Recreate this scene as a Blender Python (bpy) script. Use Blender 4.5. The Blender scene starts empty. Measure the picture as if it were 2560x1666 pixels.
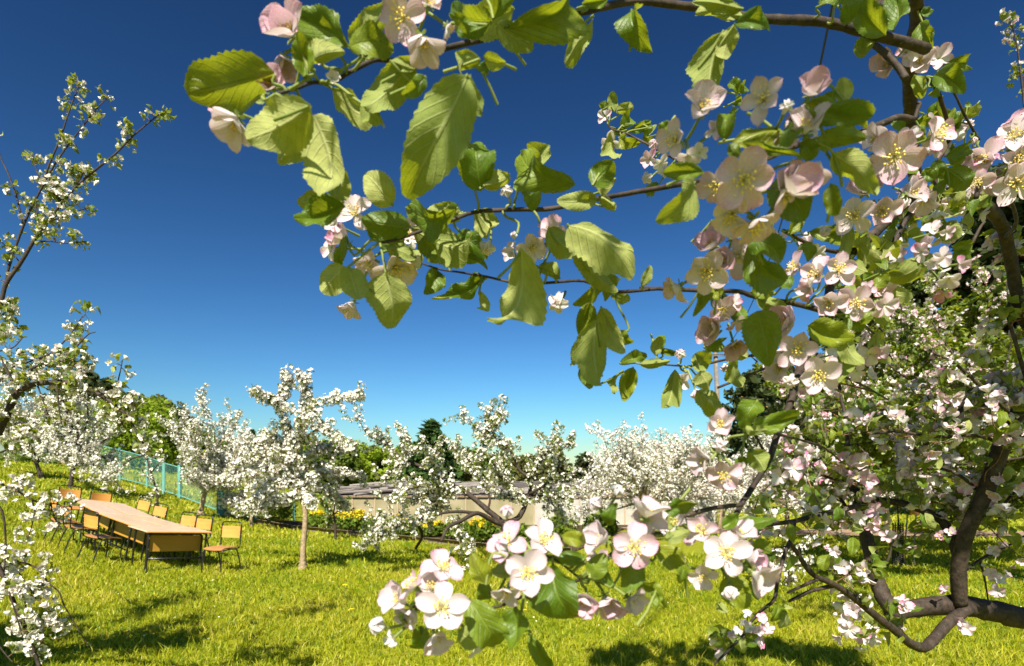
import bpy, math
import numpy as np
from mathutils import Matrix, Vector

# ---------------------------------------------------------------- camera, sky, sun, exposure
scn = bpy.context.scene
F = 1420.0                      # focal length in pixels of the 2560 px wide photograph
HOR = 1216.0                    # horizon row
CAMZ = 1.5
cam_d = bpy.data.cameras.new('camera'); cam = bpy.data.objects.new('camera', cam_d)
scn.collection.objects.link(cam); scn.camera = cam
cam.location = (0, 0, CAMZ); cam.rotation_euler = (math.radians(90), 0, 0)
cam_d.sensor_width = 36; cam_d.lens = F / 2560 * 36
cam_d.shift_y = (HOR - 833) / 2560
cam_d.clip_start = 0.05; cam_d.clip_end = 2000
cam_d.dof.use_dof = True; cam_d.dof.focus_distance = 1.4; cam_d.dof.aperture_fstop = 9.0

SUN_EL = math.radians(46)
SUN_DIR = np.array([-0.16, -0.985])          # horizontal direction towards the sun
SUN_DIR /= np.linalg.norm(SUN_DIR)
w = bpy.data.worlds.new("World"); scn.world = w; w.use_nodes = True
nt = w.node_tree; nt.nodes.clear()
sky = nt.nodes.new('ShaderNodeTexSky'); sky.sky_type = 'NISHITA'; sky.sun_disc = False
sky.sun_elevation = SUN_EL
sky.sun_rotation = math.atan2(SUN_DIR[0], SUN_DIR[1])
sky.altitude = 200; sky.air_density = 1.4; sky.dust_density = 0.65; sky.ozone_density = 6.0
hs = nt.nodes.new('ShaderNodeHueSaturation'); hs.inputs['Hue'].default_value = 0.488; hs.inputs['Saturation'].default_value = 0.975; hs.inputs['Value'].default_value = 0.092
gm = nt.nodes.new('ShaderNodeGamma'); gm.inputs[1].default_value = 2.2
bg = nt.nodes.new('ShaderNodeBackground'); bg.inputs[1].default_value = 0.065
wo = nt.nodes.new('ShaderNodeOutputWorld')
nt.links.new(sky.outputs[0], gm.inputs[0]); nt.links.new(gm.outputs[0], hs.inputs['Color'])
mn = nt.nodes.new('ShaderNodeVectorMath'); mn.operation = 'MINIMUM'; mn.inputs[1].default_value = (6.5, 6.5, 6.5)    # no glaring halo round the hidden sun
nt.links.new(hs.outputs[0], mn.inputs[0]); nt.links.new(mn.outputs[0], bg.inputs[0]); nt.links.new(bg.outputs[0], wo.inputs[0])

sl = bpy.data.lights.new('sun', 'SUN'); sl.energy = 5.0; sl.angle = math.radians(0.53); sl.color = (1.0, 0.93, 0.80)
so = bpy.data.objects.new('sun', sl); scn.collection.objects.link(so)
sdir = Vector((SUN_DIR[0] * math.cos(SUN_EL), SUN_DIR[1] * math.cos(SUN_EL), math.sin(SUN_EL)))
so.rotation_euler = sdir.to_track_quat('Z', 'Y').to_euler(); so.location = (-20, -30, 40)
vs = scn.view_settings; vs.view_transform = 'Standard'; vs.look = 'None'; vs.gamma = 1; vs.use_curve_mapping = False
vs.exposure = 1.22
scn.cycles.max_bounces = 6; scn.cycles.diffuse_bounces = 2; scn.cycles.transparent_max_bounces = 8
scn.cycles.use_denoising = True

R = np.random.RandomState(7)

# ---------------------------------------------------------------- helpers: pixels to points, terrain
def P(px, py, d):
    return np.array([(px - 1280) / F * d, d, CAMZ + (HOR - py) / F * d])

def softplus(x, k=1.2):
    x = np.asarray(x, float)
    return np.where(x * k > 30, x, np.log1p(np.exp(np.clip(x * k, -50, 30))) / k)

def ground_z(x, y):
    x = np.asarray(x, float); y = np.asarray(y, float)
    v = -x - .15 * y
    z = .235 * softplus(v - 5.0)
    z = 3.6 * np.tanh(z / 3.6)
    z = z - .25 * np.tanh(np.maximum(0, y - 10) / 22) + .012 * np.sin(x * 1.7 + 1) * np.cos(y * 1.3)
    return z

def ground_hit(px, py):
    d = np.linspace(3, 140, 30000)
    zr = CAMZ + (HOR - py) / F * d
    g = ground_z((px - 1280) / F * d, d)
    k = np.argmax(zr <= g)
    return float(d[k]) if (zr <= g).any() else 60.0

# ---------------------------------------------------------------- helpers: materials
class NT:
    def __init__(self, name, disp=False):
        self.m = bpy.data.materials.new(name); self.m.use_nodes = True
        self.t = self.m.node_tree; self.t.nodes.clear()
        self.out = self.t.nodes.new('ShaderNodeOutputMaterial')
    def n(self, typ, **kw):
        nd = self.t.nodes.new(typ)
        for k, v in kw.items(): setattr(nd, k, v)
        return nd
    def put(self, sock, v):
        if isinstance(v, bpy.types.NodeSocket): self.t.links.new(v, sock)
        else: sock.default_value = v
    def math(self, op, a, b=None, c=None, clamp=False):
        nd = self.n('ShaderNodeMath', operation=op); nd.use_clamp = clamp
        self.put(nd.inputs[0], a)
        if b is not None: self.put(nd.inputs[1], b)
        if c is not None: self.put(nd.inputs[2], c)
        return nd.outputs[0]
    def attr(self, name):
        return self.n('ShaderNodeAttribute', attribute_name=name).outputs['Fac']
    def mix(self, f, a, b):
        nd = self.n('ShaderNodeMix', data_type='RGBA')
        self.put(nd.inputs['Factor'], f)
        self.put(nd.inputs[6], a if not isinstance(a, tuple) else (*a[:3], 1)); self.put(nd.inputs[7], b if not isinstance(b, tuple) else (*b[:3], 1))
        return nd.outputs[2]
    def noise(self, scale, detail=4, rough=.55, vec=None, obj=True):
        nd = self.n('ShaderNodeTexNoise'); nd.inputs['Scale'].default_value = scale
        nd.inputs['Detail'].default_value = detail; nd.inputs['Roughness'].default_value = rough
        if vec is None: vec = self.n('ShaderNodeTexCoord').outputs['Object']
        self.t.links.new(vec, nd.inputs['Vector'])
        return nd.outputs['Fac']
    def ramp(self, f, a, b):
        nd = self.n('ShaderNodeMapRange'); self.put(nd.inputs[0], f); nd.inputs[1].default_value = a; nd.inputs[2].default_value = b
        return nd.outputs[0]
    def bump(self, h, strength=.3, dist=.01):
        nd = self.n('ShaderNodeBump'); self.put(nd.inputs['Height'], h)
        nd.inputs['Strength'].default_value = strength; nd.inputs['Distance'].default_value = dist
        return nd.outputs[0]
    def bsdf(self, col, rough=.6, spec=.5, metal=0., normal=None, trans=None, tfac=.3):
        b = self.n('ShaderNodeBsdfPrincipled')
        self.put(b.inputs['Base Color'], (*col[:3], 1) if isinstance(col, tuple) else col)
        self.put(b.inputs['Roughness'], rough); b.inputs['Specular IOR Level'].default_value = spec
        self.put(b.inputs['Metallic'], metal)
        if normal is not None: self.t.links.new(normal, b.inputs['Normal'])
        res = b.outputs[0]
        if trans is not None:
            tr = self.n('ShaderNodeBsdfTranslucent'); self.put(tr.inputs[0], (*trans[:3], 1) if isinstance(trans, tuple) else trans)
            if normal is not None: self.t.links.new(normal, tr.inputs['Normal'])
            mx = self.n('ShaderNodeMixShader'); self.put(mx.inputs[0], tfac)
            self.t.links.new(res, mx.inputs[1]); self.t.links.new(tr.outputs[0], mx.inputs[2]); res = mx.outputs[0]
        self.t.links.new(res, self.out.inputs[0])
        return self.m

def leaf_mat(name, top, top2, under, trans):
    g = NT(name)
    pu, pv, rnd = g.attr('pu'), g.attr('pv'), g.attr('rnd')
    au = g.math('ABSOLUTE', pu)
    fr = g.math('FRACT', g.math('SUBTRACT', g.math('MULTIPLY', pv, 7.5), g.math('MULTIPLY', au, 2.3)))
    side = g.ramp(g.math('ABSOLUTE', g.math('SUBTRACT', fr, .5)), .40, .5)
    mid = g.ramp(au, .09, .03)
    vein = g.math('MAXIMUM', side, mid)
    nz = g.noise(130, 4); nf = g.noise(600, 2)
    tc = g.mix(rnd, top, top2)
    tc = g.mix(g.math('MULTIPLY', g.ramp(nz, .38, .72), .6), tc, tuple(c * .55 for c in top))
    tc = g.mix(g.math('MULTIPLY', g.math('POWER', rnd, 8.0), .7), tc, (.24, .24, .01))
    uc = g.mix(g.math('MULTIPLY', g.ramp(nz, .4, .7), .6), under, tuple(c * .55 for c in under))
    uc = g.mix(g.math('MULTIPLY', rnd, .75), uc, (.14, .20, .03))
    tc = g.mix(g.math('MULTIPLY', vein, .32), tc, (.24, .31, .05))
    uc = g.mix(g.math('MULTIPLY', vein, .38), uc, (.52, .53, .27))
    geo = g.n('ShaderNodeNewGeometry')
    col = g.mix(geo.outputs['Backfacing'], tc, uc)
    hgt = g.math('ADD', g.math('MULTIPLY', vein, -1.0), g.math('ADD', g.math('MULTIPLY', nz, .9), g.math('MULTIPLY', nf, .35)))
    rough = g.math('ADD', .46, g.math('MULTIPLY', geo.outputs['Backfacing'], .4))
    tr = g.mix(rnd, trans, tuple(c * .75 for c in trans))
    return g.bsdf(col, rough, .4, normal=g.bump(hgt, .55, .002), trans=tr, tfac=.30)

def petal_mat(name, base, pink, amount, tf=.30):
    g = NT(name)
    pu, pv, rnd = g.attr('pu'), g.attr('pv'), g.attr('rnd')
    geo = g.n('ShaderNodeNewGeometry')
    nz = g.noise(45, 3)
    e = g.math('MULTIPLY', g.math('POWER', pv, 2.2), g.math('ADD', .25, g.math('MULTIPLY', rnd, .95)))
    e = g.math('MULTIPLY', e, g.math('MULTIPLY', g.ramp(nz, .33, .7), amount))
    back = g.math('MULTIPLY', geo.outputs['Backfacing'], g.math('MULTIPLY', g.ramp(nz, .35, .65), g.math('ADD', .12, g.math('MULTIPLY', rnd, .62))))
    f = g.math('ADD', e, g.math('MULTIPLY', back, amount), clamp=True)
    # fine veins running out along the petal
    ln = g.math('ABSOLUTE', g.math('SINE', g.math('MULTIPLY', pu, 14.0)))
    col = g.mix(f, base, pink)
    col = g.mix(g.math('MULTIPLY', g.ramp(pv, .22, .05), .55), col, (.62, .62, .30))
    hgt = g.math('ADD', g.math('MULTIPLY', ln, .6), nz)
    tr = g.mix(f, (.76, .73, .66), (.70, .38, .48))
    return g.bsdf(col, .55, .25, normal=g.bump(hgt, .3, .0015), trans=tr, tfac=tf)

def bark_mat(name, a, b, scale=60, bump=.6):
    g = NT(name)
    n1 = g.noise(scale, 6, .65); n2 = g.noise(scale * .22, 3); n3 = g.noise(scale * 3.3, 2)
    col = g.mix(g.ramp(n1, .35, .68), a, b)
    col = g.mix(g.math('MULTIPLY', g.ramp(n2, .55, .75), .6), col, tuple(min(1, c * 1.5 + .02) for c in b))
    col = g.mix(g.math('MULTIPLY', g.ramp(n3, .66, .74), .35), col, (.25, .22, .16))
    return g.bsdf(col, .75, .35, normal=g.bump(n1, bump, .004))

def flat_mat(name, col, rough=.6, var=.2, scale=8, metal=0, spec=.4, bump=.1):
    g = NT(name); nz = g.noise(scale, 5)
    c = g.mix(g.ramp(nz, .3, .7), tuple(x * (1 - var) for x in col), tuple(min(1, x * (1 + var)) for x in col))
    return g.bsdf(c, rough, spec, metal, normal=g.bump(nz, bump, .003))

def rnd_mat(name, a, b, rough=.7, trans=None, tfac=.25, spec=.2):
    g = NT(name); rnd = g.attr('rnd')
    return g.bsdf(g.mix(rnd, a, b), rough, spec, trans=trans, tfac=tfac)

def wood_mat(name, a, b, rough=.35, axis=0, scale=5, spec=.5):
    g = NT(name)
    mp = g.n('ShaderNodeMapping'); g.t.links.new(g.n('ShaderNodeTexCoord').outputs['Object'], mp.inputs[0])
    sc = [scale * 9] * 3; sc[axis] = scale * .5; mp.inputs['Scale'].default_value = sc
    nz = g.noise(1.0, 6, .6, vec=mp.outputs[0]); n2 = g.noise(3, 3)
    c = g.mix(g.ramp(nz, .3, .7), a, b); c = g.mix(g.math('MULTIPLY', g.ramp(n2, .5, .75), .3), c, tuple(x * .75 for x in a))
    return g.bsdf(c, rough, spec, normal=g.bump(nz, .06, .002))

M = {}
M['leaf'] = leaf_mat('apple_leaf', (.050, .110, .006), (.135, .195, .010), (.34, .36, .115), (.50, .56, .02))
M['petal'] = petal_mat('apple_petal', (.69, .66, .65), (.58, .19, .37), .95)
M['petal_white'] = petal_mat('white_apple_petal', (.71, .69, .61), (.66, .42, .46), .35, .16)
M['petal_bud'] = petal_mat('apple_bud_petal', (.66, .50, .48), (.56, .12, .24), 1.3)
M['stamen'] = rnd_mat('stamen_yellow', (.80, .52, .03), (.82, .74, .36), .6)
M['green'] = rnd_mat('stalk_green', (.16, .21, .05), (.26, .30, .09), .6, trans=(.3, .4, .05), tfac=.2)
M['bark'] = bark_mat('apple_bark', (.013, .009, .006), (.056, .037, .025))
M['bark_twig'] = bark_mat('apple_twig_bark', (.085, .040, .024), (.22, .120, .070), 90, .4)
M['bark_trunk'] = bark_mat('apple_trunk_bark', (.16, .115, .065), (.40, .30, .18), 26)
M['bark_pine'] = bark_mat('pine_bark', (.20, .085, .035), (.42, .20, .085), 6)
M['grass'] = None

# ---------------------------------------------------------------- helpers: meshes and objects
def tag(o, label=None, cat=None, group=None, kind=None):
    if label: o['label'] = label
    if cat: o['category'] = cat
    if group: o['group'] = group
    if kind: o['kind'] = kind
    return o

def empty(name, loc, rz=0.0):
    o = bpy.data.objects.new(name, None); scn.collection.objects.link(o)
    o.location = loc; o.rotation_euler = (0, 0, rz); o.empty_display_size = .2
    return o

class MB:
    """collects vertices and faces, with point attributes pu, pv, rnd and a material index per face"""
    def __init__(s): s.v = []; s.f = []; s.mi = []; s.a = []; s.n = 0
    def add(s, v, f, mi=0, a=None):
        v = np.asarray(v, float).reshape(-1, 3); f = np.asarray(f, int)
        if len(v) == 0 or len(f) == 0: return
        s.v.append(v); s.f.append(f + s.n); s.mi.append(np.full(len(f), mi, int) if np.isscalar(mi) else np.asarray(mi, int))
        if a is None: a = np.zeros((len(v), 3)); a[:, 2] = .5
        s.a.append(np.asarray(a, float)); s.n += len(v)
    def mesh(s, name, mats, smooth=True, origin=(0, 0, 0)):
        me = bpy.data.meshes.new(name)
        v = np.concatenate(s.v) - np.asarray(origin)
        me.vertices.add(len(v)); me.vertices.foreach_set('co', v.astype(np.float32).ravel())
        lens = np.concatenate([np.full(len(f), f.shape[1], np.int32) for f in s.f])
        loops = np.concatenate([f.ravel() for f in s.f]).astype(np.int32)
        me.loops.add(len(loops)); me.loops.foreach_set('vertex_index', loops)
        me.polygons.add(len(lens))
        st = np.concatenate([[0], np.cumsum(lens)[:-1]]).astype(np.int32)
        me.polygons.foreach_set('loop_start', st); me.polygons.foreach_set('loop_total', lens)
        me.polygons.foreach_set('material_index', np.concatenate(s.mi).astype(np.int32))
        me.polygons.foreach_set('use_smooth', np.full(len(lens), smooth, bool))
        a = np.concatenate(s.a)
        for k, nm in enumerate(('pu', 'pv', 'rnd')):
            at = me.attributes.new(nm, 'FLOAT', 'POINT'); at.data.foreach_set('value', a[:, k].astype(np.float32))
        for m in mats: me.materials.append(m)
        me.update(calc_edges=True)
        return me
    def build(s, name, mats, parent=None, smooth=True, origin=None):
        if not isinstance(mats, (list, tuple)): mats = [mats]
        if origin is None: origin = tuple(parent.location) if parent is not None and parent.type == 'EMPTY' and parent.rotation_euler.z == 0 and tuple(parent.location) != (0, 0, 0) else (0, 0, 0)
        o = bpy.data.objects.new(name, s.mesh(name, mats, smooth, origin)); scn.collection.objects.link(o)
        if parent is not None: o.parent = parent
        return o
    # shapes
    def box(s, x0, x1, y0, y1, z0, z1, mi=0, mat=None, bev=0.0, rnd=.5):
        if bev > 0:
            b = min(bev, (x1 - x0) * .45, (y1 - y0) * .45, (z1 - z0) * .45)
            xs = [x0, x0 + b, x1 - b, x1]; v = []; idx = {}
            c = np.array([(x0 + x1) / 2, (y0 + y1) / 2, (z0 + z1) / 2]); h = np.array([x1 - x0, y1 - y0, z1 - z0]) / 2
            for ax in range(3):
                for sg in (-1, 1):
                    for s1 in (-1, 1):
                        for s2 in (-1, 1):
                            p = np.zeros(3); p[ax] = sg * h[ax]; p[(ax + 1) % 3] = s1 * (h[(ax + 1) % 3] - b); p[(ax + 2) % 3] = s2 * (h[(ax + 2) % 3] - b)
                            idx[(ax, sg, s1, s2)] = len(v); v.append(c + p)
            def key(ax, sg, **k): pass
            q = []; t = []
            def vid(ax, signs): return idx[(ax, signs[ax], signs[(ax + 1) % 3], signs[(ax + 2) % 3])]
            for ax in range(3):
                for sg in (-1, 1):
                    r = []
                    for s1, s2 in ((-1, -1), (1, -1), (1, 1), (-1, 1)):
                        r.append(idx[(ax, sg, s1, s2)])
                    q.append(r if sg > 0 else r[::-1])
            for ax in range(3):
                b1, b2 = (ax + 1) % 3, (ax + 2) % 3
                for s1 in (-1, 1):
                    for s2 in (-1, 1):
                        def sv(sa): d = [0, 0, 0]; d[ax] = sa; d[b1] = s1; d[b2] = s2; return d
                        r = [vid(b1, sv(-1)), vid(b1, sv(1)), vid(b2, sv(1)), vid(b2, sv(-1))]
                        q.append(r if s1 * s2 > 0 else r[::-1])
            for sx in (-1, 1):
                for sy in (-1, 1):
                    for sz in (-1, 1):
                        sg = [sx, sy, sz]; r = [vid(0, sg), vid(1, sg), vid(2, sg)]
                        t.append(r if sx * sy * sz > 0 else r[::-1])
            v = np.array(v)
            if mat is not None: v = v @ np.asarray(mat)[:3, :3].T + np.asarray(mat)[:3, 3]
            a = np.zeros((len(v), 3)); a[:, 2] = rnd
            n0 = s.n; s.add(v, np.array(q), mi, a); 
            s.f.append(np.array(t) + n0); s.mi.append(np.full(len(t), mi, int)); s.v.append(np.zeros((0, 3))); s.a.append(np.zeros((0, 3)))
            return
        v = np.array([[x, y, z] for z in (z0, z1) for y in (y0, y1) for x in (x0, x1)], float)
        if mat is not None: v = v @ np.asarray(mat)[:3, :3].T + np.asarray(mat)[:3, 3]
        f = [[0, 2, 3, 1], [4, 5, 7, 6], [0, 1, 5, 4], [2, 6, 7, 3], [0, 4, 6, 2], [1, 3, 7, 5]]
        a = np.zeros((8, 3)); a[:, 2] = rnd
        s.add(v, f, mi, a)
    def tube(s, pts, rad, sides=8, mi=0, cap=True, rnd=.5, wob=0.0, rs=None):
        pts = np.asarray(pts, float); n = len(pts); rad = np.broadcast_to(np.asarray(rad, float), (n,))
        tg = np.gradient(pts, axis=0); tg /= np.linalg.norm(tg, axis=1)[:, None] + 1e-12
        up = np.array([0, 0, 1.]) if abs(tg[0][2]) < .9 else np.array([1., 0, 0])
        u = np.cross(tg[0], up); u /= np.linalg.norm(u); ang = np.arange(sides) / sides * 2 * np.pi
        V = []; A = []
        for i in range(n):
            u = u - tg[i] * np.dot(u, tg[i]); u /= np.linalg.norm(u) + 1e-12; wv = np.cross(tg[i], u)
            r = rad[i] * (1 + (wob * rs.randn(sides) if wob else 0))
            V.append(pts[i] + np.outer(np.cos(ang) * r, u) + np.outer(np.sin(ang) * r, wv))
            A.append(np.column_stack([np.full(sides, 0.), np.full(sides, i / max(1, n - 1)), np.full(sides, rnd)]))
        V = np.concatenate(V); A = np.concatenate(A); i0 = (np.arange(n - 1)[:, None] * sides + np.arange(sides)).ravel()
        i1 = (np.arange(n - 1)[:, None] * sides + (np.arange(sides) + 1) % sides).ravel()
        f = np.column_stack([i0, i1, i1 + sides, i0 + sides])
        base = s.n; s.add(V, f, mi, A)
        if cap:
            for row, rev in ((0, True), (n - 1, False)):
                c = pts[row]; ci = s.n; ring = base + row * sides + np.arange(sides)
                s.v.append(c[None]); s.a.append(np.array([[0, 0, rnd]])); s.n += 1
                nx = np.roll(ring, -1); tri = np.column_stack([ring, nx, np.full(sides, ci)])
                s.f.append(tri[:, ::-1] if rev else tri); s.mi.append(np.full(sides, mi, int))
    def stamp(s, tv, tf, ta, pos, rot, scl, rnd, mi=0):
        """many copies of one template: rot (n,3,3) columns = local axes, scl (n,) or (n,3)"""
        pos = np.asarray(pos, float); n = len(pos)
        if n == 0: return
        scl = np.asarray(scl, float)
        if scl.ndim == 1: scl = scl[:, None].repeat(3, 1)
        k = len(tv)
        V = np.einsum('nij,nkj->nki', rot, tv[None] * scl[:, None, :]) + pos[:, None, :]
        A = np.broadcast_to(ta, (n, k, 3)).copy(); A[:, :, 2] = np.asarray(rnd)[:, None]
        f = (np.asarray(tf)[None] + (np.arange(n) * k)[:, None, None]).reshape(-1, np.asarray(tf).shape[1])
        s.add(V.reshape(-1, 3), f, mi if np.isscalar(mi) else np.tile(mi, n), A.reshape(-1, 3))

def norm(v): v = np.asarray(v, float); return v / (np.linalg.norm(v, axis=-1, keepdims=True) + 1e-12)

def frames(z, spin=None, up=None):
    """rotation matrices whose third column is z, spun at random"""
    z = norm(z); n = len(z)
    r = R.randn(n, 3) if up is None else np.broadcast_to(up, (n, 3))
    x = norm(r - z * (r * z).sum(1)[:, None]); y = np.cross(z, x)
    return np.stack([x, y, z], axis=2)

def spline(pts, per=6):
    """Catmull-Rom through pts (n,k)"""
    p = np.asarray(pts, float)
    if len(p) < 3:
        t = np.linspace(0, 1, per + 1)[:, None]; return p[0] * (1 - t) + p[-1] * t
    q = np.vstack([2 * p[0] - p[1], p, 2 * p[-1] - p[-2]]); out = []
    for i in range(len(p) - 1):
        a, b, c, d = q[i:i + 4]
        for t in np.arange(per) / per:
            out.append(.5 * (2 * b + (c - a) * t + (2 * a - 5 * b + 4 * c - d) * t * t + (3 * b - a - 3 * c + d) * t ** 3))
    out.append(p[-1]); return np.array(out)

# ---------------------------------------------------------------- flower and leaf shapes
def grid_faces(nu, nv):
    i = np.arange(nv)[:, None] * (nu + 1) + np.arange(nu); i = i.ravel()
    return np.column_stack([i, i + 1, i + nu + 2, i + nu + 1])

def leaf_tpl(nu, nv, seed, fold=.35, bend=.25, wave=.05, serr=.0, curl=.0):
    rs = np.random.RandomState(seed)
    V = []; A = []; ph = rs.rand(4) * 6.28
    for j in range(nv + 1):
        t = j / nv
        wd = 1.06 * (max(t, 0) ** .50) * (max(1 - t, 0) ** .72) / .5286
        for i in range(nu + 1):
            u = -1 + 2 * i / nu
            hw = .5 * wd
            if serr and i in (0, nu) and 0 < j < nv: hw *= 1 + serr * (1 if j % 2 else -1)
            x = u * hw
            y = t + (.03 * abs(u) ** 2 if 0 < j < nv else 0)
            z = fold * abs(u) * hw * (1.0 + .3 * math.sin(ph[3] + t * 4)) + bend * (4 * t * (1 - t)) * .5 + curl * (t - .45) ** 2 * (1 if t > .45 else .3)
            z += wave * abs(u) ** 2 * math.sin(t * 9 + ph[0] + (1.6 if u > 0 else 0)) * wd + wave * .3 * math.sin(t * 17 + ph[1]) * abs(u)
            x += .07 * math.sin(t * 3 + ph[2]) * t; z += .55 * math.sin(ph[1]) * x * (t - .35) * 2 - .22 * fold * abs(u) ** 3 * wd
            V.append((x, y, z)); A.append((u, t, 0))
    return np.array(V), grid_faces(nu, nv), np.array(A, float)

def petal_grid(ns, nt_, L, W, th0, th1, cup, seed, twist=0.0):
    """one petal leaving the flower centre along +x, opening angle th0..th1 measured from the flower axis (z)"""
    rs = np.random.RandomState(seed); ph = rs.rand(3) * 6.28
    V = []; A = []; r = .035; h = 0.0; prev = 0
    for j in range(nt_ + 1):
        t = 1 - (1 - j / nt_) ** 1.45
        th = th0 + (th1 - th0) * t ** .8
        if j: r += L * (t - prev) * math.sin(th); h += L * (t - prev) * math.cos(th)
        prev = t
        wd = W * (.20 + .80 * math.sin(math.pi / 2 * min(1, t / .62)) ** 1.3 if t < .62 else max(.10, math.sqrt(max(0, 1 - ((t - .62) / .38) ** 2))))
        for i in range(ns + 1):
            s = -1 + 2 * i / ns
            x, y, z = r, s * wd, h
            k = cup * s * s * wd + .018 * L * math.sin(t * 7 + ph[0] + s * 3) * t
            x += -k * math.cos(th); z += k * math.sin(th)
            x -= .03 * L * s * s * t ** 3
            y += twist * t * s * .1
            V.append((x, y, z)); A.append((s, t, 0))
    return np.array(V), grid_faces(ns, nt_), np.array(A, float)

def rotz(v, a):
    c, s_ = math.cos(a), math.sin(a); return np.column_stack([v[:, 0] * c - v[:, 1] * s_, v[:, 0] * s_ + v[:, 1] * c, v[:, 2]])

def flower_tpl(seed, op, ns=6, nt_=8, stam=True):
    """op: 0 bud .. 1 wide open. Returns (petal MB arrays, stamen arrays), flower radius about 1"""
    rs = np.random.RandomState(seed)
    V = []; Fq = []; A = []; n = 0; mi = []
    for k in range(5):
        j = rs.randn(4)
        if op < .2:
            th0, th1, L, W, cup = math.radians(52), math.radians(-46), 1.5, .62, .7
        else:
            th0 = math.radians(20 + 38 * op + 10 * j[0]); th1 = math.radians(8 + 76 * op + 20 * j[1]); L = 1.0 * (1 + .09 * j[2]); W = .385 * (1 + .12 * j[3]); cup = .50 + .35 * (1 - op)
        v, f, a = petal_grid(ns, nt_, L, W, th0, th1, cup, seed * 7 + k)
        v = rotz(v, k * 2 * math.pi / 5 + .10 * rs.randn()); v[:, 2] += .012 * (k % 2)
        V.append(v); Fq.append(f + n); A.append(a); n += len(v); mi.append(np.zeros(len(f), int))
    rmax = np.sort(np.hypot(np.concatenate(V)[:, 0], np.concatenate(V)[:, 1]))[-12:].mean() if op > .3 else 1.0
    sc_ = min(1.45, 1 / rmax); V = [v * sc_ for v in V]
    for k in range(5):                                    # sepals and the green cup under the petals
        v, f, a = petal_grid(2, 3, .34, .09, math.radians(70), math.radians(105 if op > .3 else 20), .1, seed + k)
        v[:, 2] -= .04; v = rotz(v, (k + .5) * 2 * math.pi / 5)
        V.append(v); Fq.append(f + n); A.append(a); n += len(v); mi.append(np.ones(len(f), int))
    m = MB(); m.tube([[0, 0, -.30], [0, 0, -.18], [0, 0, -.06], [0, 0, .03]], [.035, .085, .10, .06], 7)
    V.append(np.concatenate(m.v)[:28]); Fq.append(m.f[0] + n); A.append(m.a[0]); mi.append(np.ones(len(m.f[0]), int)); n += 28
    S = None
    if stam and op > .3:
        m = MB(); q = 22
        for i in range(q):
            a = i * 2.4 + rs.rand() * .5; tilt = math.radians(8 + 34 * op * math.sqrt((i + .5) / q) + 5 * rs.randn()); ln = .46 + .09 * rs.randn()
            d = np.array([math.sin(tilt) * math.cos(a), math.sin(tilt) * math.sin(a), math.cos(tilt)])
            m.tube([d * .03, d * ln * .55 + [0, 0, .02], d * ln], [.011, .010, .008], 3, cap=False, rnd=1.0)
            c = d * ln; e = .050
            m.add(c + e * np.array([[1, 0, 0], [0, 1, 0], [-1, 0, 0], [0, -1, 0], [0, 0, 1.2], [0, 0, -1]]), np.array([[0, 1, 4], [1, 2, 4], [2, 3, 4], [3, 0, 4], [1, 0, 5], [2, 1, 5], [3, 2, 5], [0, 3, 5]]), 0, np.tile([0, 0, .1 + .5 * rs.rand()], (6, 1)))
        S = m
    return np.concatenate(V), np.concatenate(Fq), np.concatenate(A), np.concatenate(mi), S

def low_flower(seed):
    """small five-petalled flower for trees a few metres away"""
    rs = np.random.RandomState(seed); V = []; Fq = []; A = []
    for k in range(5):
        a = k * 1.2566 + .15 * rs.randn(); up = .30 + .22 * rs.rand()
        v = np.array([[.08, -.10, 0], [.08, .10, 0], [.62, .40, up * .7], [1.0, .20, up], [1.0, -.20, up], [.62, -.40, up * .7], [.55, 0, up * .38]])
        V.append(rotz(v, a)); n = 7 * k
        Fq += [[n, n + 6, n + 2, n + 1], [n, n + 5, n + 4, n + 6], [n + 6, n + 4, n + 3, n + 2]]
        A += [(0, .1, 0)] * 2 + [(0, .7, 0), (0, 1, 0), (0, 1, 0), (0, .7, 0), (0, .5, 0)]
    return np.concatenate(V), np.array(Fq), np.array(A, float)

LEAF_HI = [leaf_tpl(8, 26, 10 + i, fold=[.75, .4, 1.1, .85, .3, 1.0, .6, .9][i], bend=[.3, .5, -.2, .8, .4, .1, .6, -.4][i], wave=[.10, .16, .12, .10, .18, .10, .15, .13][i], serr=.035, curl=[.4, -.6, .9, .3, -.8, 1.2, -1.0, .7][i]) for i in range(8)]
LEAF_MD = [leaf_tpl(4, 8, 30 + i, fold=[.5, .4, .9, .6][i], bend=[.3, .6, -.2, .8][i], wave=[.08, .14, .12, .08][i], curl=[.5, -.9, 1.4, .3][i]) for i in range(4)]
LEAF_LO = [leaf_tpl(2, 3, 50 + i, fold=.6, bend=.3) for i in range(2)]
FLW_OPEN = [flower_tpl(100 + i, [.95, 1.0, .85, .9, 1.05, .75, .65, .5][i]) for i in range(8)]
FLW_BUD = [flower_tpl(200 + i, 0.1) for i in range(3)]
FLW_MD = [flower_tpl(300 + i, [.8, .65, .9, .5][i], 3, 4) for i in range(4)]
BUD_MD = [flower_tpl(350 + i, .1, 3, 4) for i in range(2)]
FLW_LO = [low_flower(400 + i) for i in range(3)]

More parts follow.
